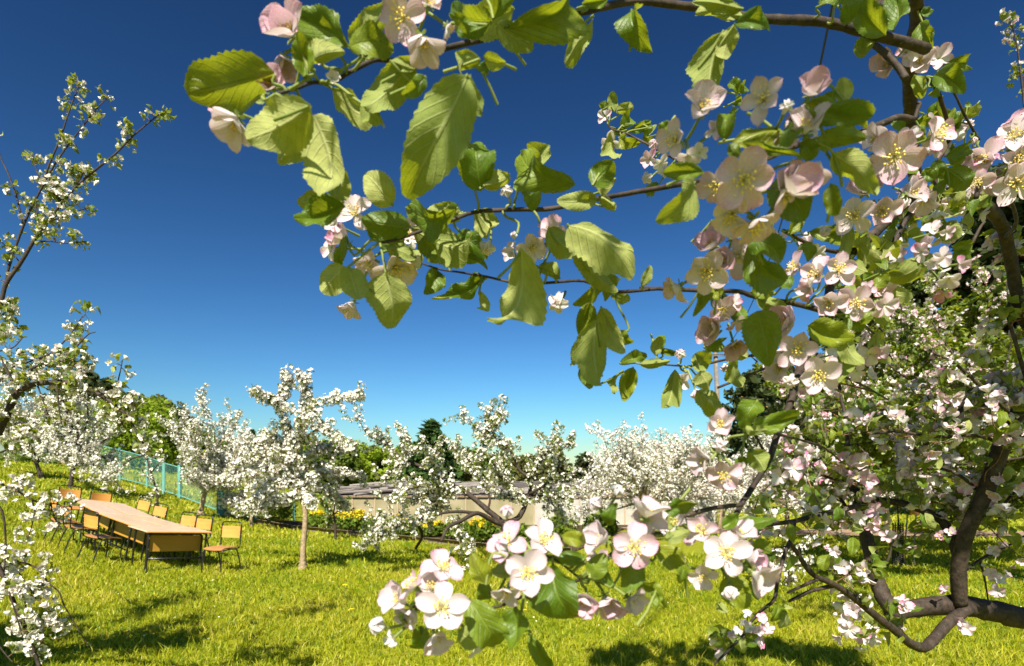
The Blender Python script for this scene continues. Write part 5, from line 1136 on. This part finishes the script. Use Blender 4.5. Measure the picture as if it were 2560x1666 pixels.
drawn_tree(1, (757, 1425), d1, ([(920, 1400), (925, 1250), (935, 1130), (935, 1020), (905, 920), (875, 830), (870, 720), (885, 620), (905, 540), (925, 430), (930, 370)], (15, 5), True),
    [([(930, 370), (945, 290), (942, 190), (885, 150)], (5, 2)), ([(905, 500), (950, 390), (1040, 330), (1130, 300), (1220, 300), (1290, 272)], (6, 2)), ([(875, 620), (835, 540), (800, 470), (780, 370), (740, 315), (660, 300), (590, 240)], (6, 2)), ([(780, 350), (800, 270), (820, 200), (808, 140)], (4, 2)),
     ([(885, 620), (980, 520), (1070, 500), (1150, 560), (1250, 625)], (6, 2)), ([(870, 720), (760, 570), (680, 560), (620, 610)], (6, 2)), ([(870, 740), (740, 680), (600, 690), (480, 740)], (6, 2)), ([(870, 800), (740, 770), (600, 800), (500, 830), (420, 830)], (7, 2)), ([(875, 830), (700, 900), (600, 980), (510, 1020)], (6, 2)),
     ([(880, 850), (1000, 800), (1120, 780), (1230, 790), (1315, 805)], (6, 2)), ([(900, 900), (980, 880), (1080, 900), (1150, 960), (1200, 1000)], (6, 2)), ([(880, 700), (1000, 650), (1110, 620), (1190, 660)], (6, 2)), ([(905, 930), (970, 970), (990, 990)], (4, 2)), ([(900, 900), (840, 950), (700, 985), (590, 1050)], (5, 2)), ([(870, 760), (820, 640), (720, 620), (660, 660)], (5, 2)), ([(890, 600), (900, 500), (930, 430), (980, 430)], (5, 2)), ([(880, 780), (1000, 740), (1080, 760), (1160, 850)], (5, 2)), ([(875, 800), (800, 850), (680, 860), (560, 900)], (5, 2))],
    A1, 'blossom laden white apple tree with a bare straight trunk alone on the lawn', n_tw=100, tw_len=.26, n_sp=1000, nf=6, nl=5, lsize=.058, fsize=.058, spread=.065, amp=1.5, rmax=.030)
d2 = ground_hit(502, 1288)
drawn_tree(2, (502, 1288), d2, ([(265, 1045), (270, 1000), (285, 930), (300, 890)], (13, 9), True),
    [([(300, 890), (250, 800), (180, 700), (120, 560), (60, 460)], (7, 2)), ([(300, 890), (300, 780), (310, 600), (320, 450), (268, 335)], (7, 2)), ([(310, 880), (360, 800), (420, 650), (402, 430)], (6, 2)), ([(320, 880), (420, 800), (500, 620), (545, 470)], (6, 2)), ([(330, 880), (440, 830), (520, 760), (580, 640)], (6, 2)), ([(300, 880), (230, 850), (170, 800)], (5, 2)), ([(300, 800), (230, 640), (240, 480)], (5, 2)), ([(360, 800), (360, 640), (470, 500), (500, 400)], (5, 2)), ([(300, 700), (200, 600), (170, 480)], (4, 2)), ([(420, 800), (520, 820), (600, 760)], (4, 2))],
    A1, rmax=.055, label='white apple tree with leaning pale trunk before the teal fence, right of the gate', n_tw=170, tw_len=.7, n_sp=300, nf=5, nl=4, fsize=.068, spread=.09, lsize=.065, amp=1.2)
d3 = ground_hit(628, 1316)
drawn_tree(3, (628, 1316), d3, ([(588, 1120), (590, 1000), (592, 920)], (7, 5), True),
    [([(592, 920), (560, 860), (480, 790), (430, 700)], (5, 2)), ([(592, 920), (560, 800), (530, 690), (560, 600)], (5, 2)), ([(592, 920), (640, 800), (680, 700), (700, 600)], (5, 2)), ([(592, 920), (660, 860), (740, 800)], (4, 2)), ([(592, 960), (540, 980), (470, 960)], (4, 2)), ([(592, 960), (640, 990), (700, 960)], (4, 2)), ([(592, 900), (620, 780), (620, 660)], (4, 2))],
    A1, 'small white apple tree on a thin stem between the fence tree and the central tree', n_tw=180, tw_len=.6, n_sp=300, nf=6, nl=2, fsize=.070, spread=.08, lsize=.06, amp=1.0)
d4 = ground_hit(839, 1350)
drawn_tree(4, (839, 1350), d4, ([(1132, 1205), (1130, 1120), (1120, 1040)], (6, 5), True), [([(1120, 1040), (1080, 1000), (1050, 960)], (4, 2)), ([(1120, 1040), (1090, 1090), (1075, 1130)], (4, 2)), ([(1120, 1040), (1130, 960), (1120, 900)], (4, 2)), ([(1120, 1050), (1170, 1010), (1200, 990)], (4, 2))],
    A1, 'little shaded dark leafed apple tree right behind the central trunk', n_tw=40, tw_len=.35, n_sp=60, nf=1, nl=6, fsize=.06, lsize=.075, spread=.06, amp=.5, bark='bark')
d5 = ground_hit(177, 1222)
drawn_tree(5, (177, 1222), d5, ([(540, 1470), (560, 1330), (590, 1260)], (10, 9), True),
    [([(590, 1260), (540, 1190), (400, 1100), (300, 1000), (230, 900)], (7, 2)), ([(590, 1260), (560, 1100), (520, 950), (420, 820)], (7, 2)), ([(590, 1260), (600, 1100), (600, 900), (580, 770)], (7, 2)), ([(590, 1260), (680, 1100), (740, 960), (800, 880)], (7, 2)), ([(590, 1260), (720, 1160), (820, 1080), (870, 1040)], (6, 2)), ([(590, 1260), (700, 1230), (800, 1220), (880, 1250)], (6, 2)), ([(590, 1260), (720, 1280), (800, 1340), (830, 1400)], (5, 2)), ([(580, 1260), (480, 1230), (400, 1180), (330, 1150)], (5, 2)), ([(560, 1100), (660, 1000), (680, 850), (640, 780)], (5, 2))],
    Z2, rmax=.05, label='white apple tree with dark crooked trunk on the slope above the desk row', n_tw=170, tw_len=.7, n_sp=300, nf=5, nl=4, fsize=.064, spread=.08, lsize=.06, amp=1.2, bark='bark')
d6 = ground_hit(104, 1197)
drawn_tree(6, (104, 1197), d6, ([(320, 1385), (290, 1290), (235, 1130)], (10, 8), True), [([(235, 1130), (150, 1050), (60, 980), (-60, 900)], (6, 2)), ([(235, 1130), (200, 1000), (130, 860), (60, 780)], (6, 2)), ([(235, 1130), (260, 980), (300, 860), (330, 790)], (6, 2)), ([(235, 1130), (340, 1040), (420, 960)], (5, 2)), ([(235, 1130), (120, 1130), (20, 1100)], (5, 2)), ([(235, 1130), (180, 1060), (30, 850)], (5, 2))],
    Z2, rmax=.05, label='white apple tree on the upper slope at the left edge with a leaning dark trunk', n_tw=240, tw_len=.8, n_sp=400, nf=5, nl=4, fsize=.068, spread=.09, lsize=.065, amp=1.2, bark='bark')
d7 = ground_hit(393, 1306)
drawn_tree(7, (393, 1306), d7, ([(1180, 470), (1178, 380), (1180, 260), (1150, 150), (1110, 20), (1080, -120)], (7, 3), False), [([(1180, 250), (1110, 280), (1070, 290)], (3, 1.5)), ([(1150, 150), (1090, 120), (1060, 60)], (3, 1.5)), ([(1130, 100), (1190, 30), (1240, -20)], (3, 1.5)), ([(1100, 0), (1050, -60), (1020, -140)], (3, 1.5)), ([(1080, -100), (1130, -180), (1200, -200)], (3, 1.5)), ([(1080, -100), (1060, -190), (1110, -290)], (3, 1.5)), ([(1090, -40), (960, 10), (860, 130), (930, 230), (980, 270)], (4, 1.5)), ([(940, 40), (900, 60), (800, 130)], (3, 1.5))],
    Z3, 'slender young apple tree with sparse white blossom between the desks and the fence gate', n_tw=20, tw_len=.22, n_sp=62, nf=4, nl=3, fsize=.055, spread=.055, amp=.4, bark='bark', rmax=.04)
# sprawling tree in front of the shed
d8 = 10.4
drawn_tree(8, (1280, 1422), d8, ([(1200, 1050), (1185, 920), (1170, 840), (1150, 770)], (24, 20), True),
    [([(1150, 770), (1060, 700), (990, 640), (900, 570), (820, 530), (740, 480), (640, 420), (540, 380), (470, 330), (400, 270), (300, 220), (235, 110)], (17, 2)), ([(1150, 785), (1060, 745), (980, 710), (880, 760), (800, 800), (760, 885)], (15, 7)), ([(980, 710), (850, 700), (720, 720), (600, 760), (480, 800), (380, 860)], (10, 2)),
     ([(1150, 770), (1240, 740), (1290, 650), (1310, 590), (1320, 500), (1250, 440), (1200, 330), (1150, 280)], (16, 3)), ([(1310, 590), (1400, 540), (1480, 470), (1500, 350), (1490, 260)], (8, 2)), ([(1310, 600), (1400, 610), (1480, 680), (1540, 780)], (7, 2)), ([(1050, 700), (1060, 600), (980, 460), (1010, 330), (1040, 200), (1050, 60)], (7, 2)), ([(1200, 330), (1100, 250), (1010, 200), (900, 90)], (4, 2)), ([(980, 460), (900, 400), (840, 290)], (4, 2)), ([(1040, 200), (1110, 130), (1130, 105)], (3, 2)),
     ([(900, 570), (780, 580), (640, 600), (560, 660)], (6, 2)), ([(600, 760), (640, 850), (600, 930)], (9, 7)), ([(540, 380), (545, 290), (540, 190)], (3, 2)), ([(540, 380), (470, 430), (350, 580)], (3, 2)), ([(820, 530), (760, 600), (720, 700), (680, 780)], (5, 2)), ([(1310, 500), (1380, 400), (1420, 330), (1560, 290)], (5, 2)), ([(1200, 560), (1120, 470), (1090, 400)], (4, 2)), ([(740, 480), (680, 540), (560, 560), (430, 650)], (5, 2)), ([(880, 760), (860, 840), (930, 880), (920, 960)], (4, 2)), ([(1400, 540), (1480, 600), (1580, 640)], (4, 2)), ([(1290, 650), (1180, 600), (1060, 560)], (4, 2)), ([(640, 420), (700, 370), (660, 280)], (3, 2)), ([(480, 800), (400, 780), (320, 720)], (3, 1.5)), ([(380, 860), (320, 880), (290, 890)], (2.5, 1.5))],
    W, 'sprawling low apple tree with twisting brown limbs before the long shed', n_tw=330, tw_len=.34, n_sp=640, nf=4, nl=6, bark='bark', fsize=.056, spread=.05, lsize=.055, amp=1.3, rmax=.022)

def dome_tree(seed, base_px, d, h, w, label, n_limb=11, n_tw=260, nf=5, nl=3, fsize=.06, lsize=.05, petal='petal_white', tw=.7, bark='bark_trunk', sp=300, pf=.95, lod='lo', bud=.04, low=.25, trunk_r=.07, spread=.07):
    b = P(*base_px, d); b[2] = float(ground_z(b[0], b[1])); T = Tree('apple_tree', tuple(b), seed); rs = T.rs
    T.limb([b + [0, 0, -.1], b + [.04, .02, .25 * h], b + [-.02, .03, .40 * h]], [trunk_r * 1.2, trunk_r, trunk_r * .8])
    top = b + [-.02, .03, .38 * h]
    for i in range(n_limb):
        a = i * 2.4 + .4 * rs.randn(); e = rs.uniform(low, 1.0); r = w * .5 * math.sqrt(max(.06, 1 - (e - .35) ** 2 / .45)) * rs.uniform(.75, 1.05)
        tip = b + [r * math.cos(a), r * math.sin(a), h * e * rs.uniform(.9, 1.02)]; m1 = top * .62 + tip * .38 + rs.randn(3) * .1 * w / 3 + [0, 0, .06 * h]; m2 = top * .3 + tip * .7 + rs.randn(3) * .12 * w / 3 + [0, 0, .05 * h]
        q = T.limb([top, m1, m2, tip], [trunk_r * .5, trunk_r * .3, trunk_r * .17, .004], per=5)
        for j in range(3):
            k = rs.randint(5, len(q) - 1); t2 = q[k] + norm(rs.randn(3) + [0, 0, .35] + norm(q[k] - top)) * w * .16; T.limb([q[k], (q[k] + t2) / 2 + rs.randn(3) * .04, t2], [.012, .008, .003], per=3, sides=5)
    T.sprout(n_tw, tw, nf=nf, nl=nl, fsize=fsize, lsize=lsize, spread=spread, rmax=trunk_r * .45, pf=pf, bud=bud, along=.10); T.spurs(sp, nf, nl, fsize, lsize, spread, rmax=trunk_r * .4, bud=bud)
    T.finish(lod, label, GA, M[bark], petal)
dome_tree(31, (1612, 1352), ground_hit(1612, 1352), 3.1, 5.0, 'densest white apple tree, a broad dome of blossom right of the shed', n_limb=19, n_tw=420, fsize=.062, sp=480, low=.12)
dome_tree(32, (1965, 1345), ground_hit(1965, 1345), 3.0, 4.6, 'broad white apple tree behind the leaning brown bough, right of the dense dome', n_limb=15, n_tw=320, fsize=.062, low=.15)
dome_tree(33, (1800, 1318), 21.5, 3.1, 4.6, 'white apple tree half hidden between the two broad domes of blossom', n_limb=11, n_tw=190, fsize=.07)
dome_tree(34, (2215, 1322), 19.5, 3.0, 4.0, 'thin white apple tree beyond the dirt path with grass showing beneath', n_limb=10, n_tw=110, fsize=.06, nl=4)
dome_tree(35, (2400, 1445), 9.3, 5.1, 6.4, 'leafy apple tree behind the forked dark limb, shading the lawn at the right', n_limb=24, n_tw=560, nf=4, nl=20, fsize=.05, lsize=.095, petal='petal', bark='bark', pf=.20, tw=.6)
dome_tree(36, (2500, 1320), 16.5, 3.6, 4.5, 'dark leafy apple tree in the shade at the end of the dirt path', n_limb=12, n_tw=170, nf=3, nl=6, fsize=.05, lsize=.08, petal='petal', bark='bark', pf=.17, tw=.6)
dome_tree(38, (2412, 1388), 12.8, 4.0, 5.4, 'dense leafy apple tree added to shade the lawn this side of the dirt path', n_limb=20, n_tw=380, nf=3, nl=18, fsize=.05, lsize=.10, petal='petal', bark='bark', pf=.17, tw=.6)  # extra tree, added so its crown darkens the lawn by the path

# low sapling with white sprays
dS = ground_hit(1972, 1468)
drawn_tree(41, (1972, 1468), dS, ([(530, 838), (535, 760), (545, 660), (550, 560)], (5, 3), False), [([(520, 800), (505, 700), (470, 680), (340, 690)], (3, 1.5)), ([(535, 760), (600, 700), (650, 640), (690, 640)], (3, 1.5)), ([(545, 660), (620, 560), (700, 440), (800, 340)], (3, 1.5)), ([(550, 560), (560, 470), (480, 400), (400, 370)], (3, 1.5)), ([(530, 800), (590, 780), (640, 810)], (3, 1.5)), ([(545, 600), (430, 560), (330, 620)], (3, 1.5)), ([(620, 560), (740, 480), (780, 400)], (3, 1.5))],
    K, 'low white blossoming sapling on the grass under the near boughs', n_tw=12, tw_len=.15, n_sp=60, nf=4, nl=1, fsize=.05, spread=.045, amp=.35, bark='bark', rmax=.05, name='apple_sapling')
# guarded sapling with two stakes in the shade
dG = ground_hit(2245, 1418); bG = P(2245, 1418, dG)
T = Tree('young_tree', (bG[0], bG[1], float(ground_z(bG[0], bG[1]))), 42)
T.limb([T.O, T.O + [.02, 0, .6], T.O + [0, .02, 1.3], T.O + [.03, 0, 1.9]], [.018, .015, .011, .005])
for a in range(5): T.limb([T.O + [0, .02, 1.0 + .15 * a], T.O + [.25 * math.cos(a * 2.4), .25 * math.sin(a * 2.4), 1.25 + .17 * a], T.O + [.42 * math.cos(a * 2.4), .42 * math.sin(a * 2.4), 1.5 + .17 * a]], [.008, .006, .003])
T.spurs(40, 3, 4, .05, .06, .05, rmax=.009); T.sprout(14, .22, nf=3, nl=4, rmax=.009)
m = MB()
for k in range(22):
    z0 = T.O[2] + .02 + k * .036; ang = np.arange(13) / 12 * 6.283; m.tube(np.column_stack([T.O[0] + .085 * np.cos(ang), T.O[1] + .085 * np.sin(ang), np.full(13, z0)]), .0065, 4, cap=False)
for k in range(12): m.tube([T.O + [.085 * math.cos(k * .5236), .085 * math.sin(k * .5236), 0], T.O + [.085 * math.cos(k * .5236), .085 * math.sin(k * .5236), .82]], .0065, 4, cap=False)
m.build('mesh_guard', flat_mat('dark_netting', (.015, .015, .014), .8), T.root, origin=T.O)
T.finish('lo', 'young tree wrapped in a dark net guard standing in the shade', 'blossoming apple trees', M['bark'])
for px, lab in ((2262, 'thin grey support stake nearer the net guarded young tree'), (2284, 'thin grey support stake to the right of the other stake')):
    p = P(px, 1422, dG); z = float(ground_z(p[0], p[1])); m = MB(); m.tube([[p[0], p[1], z - .1], [p[0] + .01, p[1], z + .5], [p[0] + .05, p[1], z + .98]], [.014, .013, .012], 8)
    o = m.build('support_stake', bark_mat('stake_wood', (.16, .13, .10), (.30, .26, .20), 20, .2), origin=(p[0], p[1], z)); o.location = (p[0], p[1], z); tag(o, lab, 'stake', 'support stakes of the young tree')

# ---------------------------------------------------------------- leafy shoots at the right, behind the near tree
T = Tree('apple_tree', (6.2, 5.0, float(ground_z(6.2, 5.0))), 51)
T.limb([T.O + [0, 0, -.1], T.O + [-.1, 0, .6], T.O + [-.35, 0, 1.2], P(2760, 1150, 5)], [.09, .08, .07, .05])
for pts, th in (([(2760, 1150), (2650, 1130), (2560, 1060), (2469, 983), (2420, 937), (2380, 905), (2334, 884)], (14, 5)), ([(2420, 937), (2450, 860), (2476, 770), (2440, 690)], (5, 2)), ([(2334, 884), (2270, 800), (2230, 720), (2200, 690)], (5, 2)), ([(2400, 910), (2330, 800), (2340, 720), (2335, 668)], (5, 2)), ([(2469, 983), (2400, 965), (2310, 975), (2260, 985)], (7, 3)), ([(2560, 1060), (2500, 1000), (2530, 840), (2515, 700)], (6, 2)), ([(2560, 1060), (2380, 1080), (2250, 1050), (2150, 980), (2120, 930)], (6, 2)), ([(2650, 1130), (2420, 1160), (2300, 1130), (2180, 1080)], (6, 2)), ([(2650, 1150), (2480, 1230), (2380, 1200), (2300, 1210)], (6, 2)), ([(2270, 800), (2210, 790), (2160, 830)], (3, 2)), ([(2310, 975), (2230, 920), (2190, 880)], (4, 2)), ([(2380, 1080), (2330, 1010), (2250, 960)], (4, 2)), ([(2760, 1150), (2600, 600), (2570, 350), (2545, 130), (2522, 42)], (10, 2)), ([(2570, 350), (2540, 330), (2500, 380)], (3, 2)), ([(2250, 1050), (2180, 1020), (2060, 1030), (1990, 1010)], (4, 2))):
    T.limb_px(spread_depth(T, pts, 5.0, .9), None, th, sides=6)
T.sprout(85, .20, nf=5, nl=3, fsize=.05, lsize=.052, spread=.045, rmax=.016, pf=.5, r0=.003, along=.07); T.spurs(110, 4, 3, .05, .052, .045, rmax=.016)
T.finish('md', 'leafy apple tree with upright shoots before the tall dark pines', GA, M['bark'], 'petal')

# ---------------------------------------------------------------- tree at the left edge: tall shoots, arched bough, drooping sprays
T = Tree('apple_tree', (-4.9, 3.4, float(ground_z(-4.9, 3.4))), 61); dl = 3.4
T.limb([T.O + [0, 0, -.1], T.O + [.05, 0, .4], T.O + [.25, 0, .9], T.O + [.5, 0, 1.3]], [.11, .095, .08, .065], sides=12)
T.limb([T.O + [.25, 0, .9], (-4.3, 3.35, 1.35), (-3.7, 3.2, 1.70), P(-19.4, 1114.8, 3.0)], [.06, .05, .035, .021])
T.limb([T.O + [.5, 0, 1.3], (-4.2, 3.4, 1.9), (-3.75, 3.5, 2.2), P(-31, 807.6, 3.6)], [.06, .045, .03, .014])
T.limb([T.O + [.25, 0, .9], (-4.0, 3.0, 1.15), (-3.3, 2.8, 1.15), P(-20, 1363.3, 2.5)], [.05, .04, .028, .0100])
def z1(pts, d, th): T.limb_px([(*Z1(x, y), d) for x, y in pts], None, th, sides=7)
def z2(pts, d, th): T.limb_px([(*Z2(x, y), d) for x, y in pts], None, th, sides=8)
def z3(pts, d, th): T.limb_px([(*Z3(x, y), d) for x, y in pts], None, th, sides=8)
z1([(-60, 1370), (0, 1290), (30, 1180), (100, 1080), (160, 980), (230, 880), (300, 790), (370, 710), (450, 640), (560, 550), (650, 460), (770, 360)], 3.6, (11, 3)); z1([(30, 1180), (40, 1110), (80, 990), (130, 860), (200, 720), (260, 610), (330, 510), (400, 420), (470, 330), (535, 268)], 3.7, (7, 2)); z1([(200, 720), (240, 600), (290, 480), (330, 360), (370, 250), (385, 205)], 3.7, (5, 2)); z1([(110, 890), (80, 760), (40, 650), (0, 560), (-20, 450)], 3.6, (5, 2))
z1([(170, 980), (240, 975), (330, 985), (420, 975)], 3.6, (4, 2)); z1([(200, 700), (170, 610), (155, 550)], 3.7, (3, 2)); z1([(230, 880), (330, 850), (430, 810)], 3.6, (3, 2)); z1([(370, 710), (400, 650), (405, 620)], 3.6, (3, 2)); z1([(160, 980), (180, 880), (170, 760)], 3.65, (3, 2)); z1([(300, 790), (250, 720), (270, 680)], 3.6, (3, 2)); z1([(100, 1080), (20, 990), (-20, 960)], 3.6, (3, 2))
z2([(-60, 1130), (0, 1000), (50, 900), (120, 740), (180, 690), (260, 655), (400, 640), (540, 645), (660, 680), (780, 740), (900, 820), (980, 900), (1040, 990), (1090, 1080), (1140, 1180)], 3.0, (19, 3)); z2([(120, 740), (100, 650), (40, 520), (0, 430)], 3.0, (9, 3)); z2([(180, 690), (220, 560), (300, 510), (410, 510)], 3.05, (9, 4)); z2([(-30, 530), (130, 510), (280, 460), (400, 410), (480, 340), (550, 260), (600, 190), (640, 125)], 3.1, (5, 2)); z2([(480, 470), (570, 390), (640, 310), (690, 265), (740, 250)], 3.1, (4, 2)); z2([(890, 780), (900, 690), (930, 560), (950, 460)], 3.0, (4, 2))
z2([(290, 660), (340, 800), (380, 920)], 3.0, (4, 2)); z2([(440, 645), (460, 860), (480, 970)], 3.0, (5, 2)); z2([(60, 580), (110, 620), (190, 590)], 3.05, (6, 3)); z2([(540, 645), (560, 520), (640, 450)], 3.05, (4, 2)); z2([(400, 410), (470, 470), (560, 480)], 3.1, (4, 2)); z2([(780, 740), (860, 860), (850, 900)], 3.0, (3, 2)); z2([(1040, 990), (960, 980), (940, 900)], 3.0, (3, 2)); z2([(980, 900), (1050, 850), (1040, 790)], 3.0, (3, 2)); z2([(-20, 1190), (60, 1160), (140, 1150), (200, 1200)], 2.9, (5, 3)); z2([(-20, 250), (60, 230), (150, 240)], 3.3, (4, 2)); z2([(-20, 130), (40, 100), (80, 60)], 3.3, (4, 2)); z2([(-20, 400), (100, 370), (170, 300)], 3.2, (4, 2))
# drooping sprays
z3([(-60, 640), (0, 820), (60, 950), (100, 1060), (170, 1220), (240, 1400), (300, 1560)], 2.5, (11, 9)); z3([(-40, 120), (40, 200), (130, 235), (240, 300), (330, 330), (420, 330), (500, 350), (620, 290)], 2.8, (6, 2)); z3([(-40, 300), (20, 400), (40, 560), (40, 700), (30, 860)], 2.5, (6, 3)); z3([(40, 720), (130, 760), (230, 790), (300, 830), (360, 920), (440, 990), (480, 1090), (540, 1190), (610, 1310), (680, 1420)], 2.6, (6, 2)); z3([(380, 320), (400, 420), (450, 500), (480, 560)], 2.8, (4, 2)); z3([(60, 960), (160, 1000), (200, 1130), (220, 1200)], 2.5, (4, 2)); z3([(130, 830), (220, 960), (270, 1040)], 2.55, (3, 2)); z3([(170, 1220), (270, 1230), (320, 1300), (320, 1370)], 2.5, (3, 2)); z3([(300, 1080), (340, 1120), (370, 1160)], 2.55, (3, 2)); z3([(400, 1120), (430, 1180), (440, 1260)], 2.6, (3, 2)); z3([(60, 960), (140, 1230), (170, 1330)], 2.3, (4, 2)); z3([(-20, 1380), (60, 1480), (100, 1520)], 2.2, (4, 2)); z3([(130, 235), (190, 180), (220, 160)], 2.8, (3, 2)); z3([(240, 300), (260, 400), (220, 560)], 2.8, (3, 2))
pxo = lambda p: (p[:, 0] / p[:, 1] * F + 1280, HOR - (p[:, 2] - CAMZ) / p[:, 1] * F)
sh = lambda p: (pxo(p)[1] < 760) & (pxo(p)[0] > -40); md = lambda p: (pxo(p)[1] >= 760) & (pxo(p)[1] < 1190) & (pxo(p)[0] > -40); lw = lambda p: (pxo(p)[1] >= 1190) & (pxo(p)[0] > -40)
T.sprout(12, .06, nodes=3, nf=3, nl=3, fsize=.04, lsize=.048, spread=.03, rmax=.012, r0=.002, where=sh, pf=.4, along=.05, bud=.3); T.spurs(95, 2, 3, .040, .042, .03, rmax=.010, where=sh, bud=.4); T.spurs(24, 5, 3, .044, .045, .04, rmax=.010, where=lambda p: sh(p) & (pxo(p)[1] > 430) & (pxo(p)[1] < 590) & (pxo(p)[0] > 60))
T.sprout(34, .09, nodes=3, nf=4, nl=2, fsize=.044, lsize=.045, spread=.035, rmax=.025, r0=.002, where=md, pf=.6, along=.05); T.spurs(95, 3, 2, .042, .048, .035, rmax=.02, where=md)
T.sprout(3, .05, nodes=3, nf=6, nl=1, fsize=.038, lsize=.04, spread=.035, rmax=.012, r0=.002, where=lw, along=.05); T.spurs(46, 8, 1, .036, .040, .030, rmax=.010, where=lw, bud=.03)
# unseen crown left of the frame: casts the shade on the lawn
for a in range(9):
    e = np.array([-4.6 + 1.1 * math.cos(a * 2.4), 3.2 + 1.3 * math.sin(a * 2.4), 2.2 + .16 * a]); T.limb([T.O + [.4, 0, 1.2], (T.O + [.4, 0, 1.2]) * .4 + e * .6 + [0, 0, .2], e], [.04, .02, .006])
T.sprout(210, .4, nf=3, nl=5, fsize=.05, lsize=.075, rmax=.03, where=lambda p: pxo(p)[0] < -260, along=.09)
T.finish('md', 'apple tree at left edge with tall shoots, an arched bough and drooping white sprays', GA, M['bark'], 'petal_white')
bpy.context.view_layer.update()
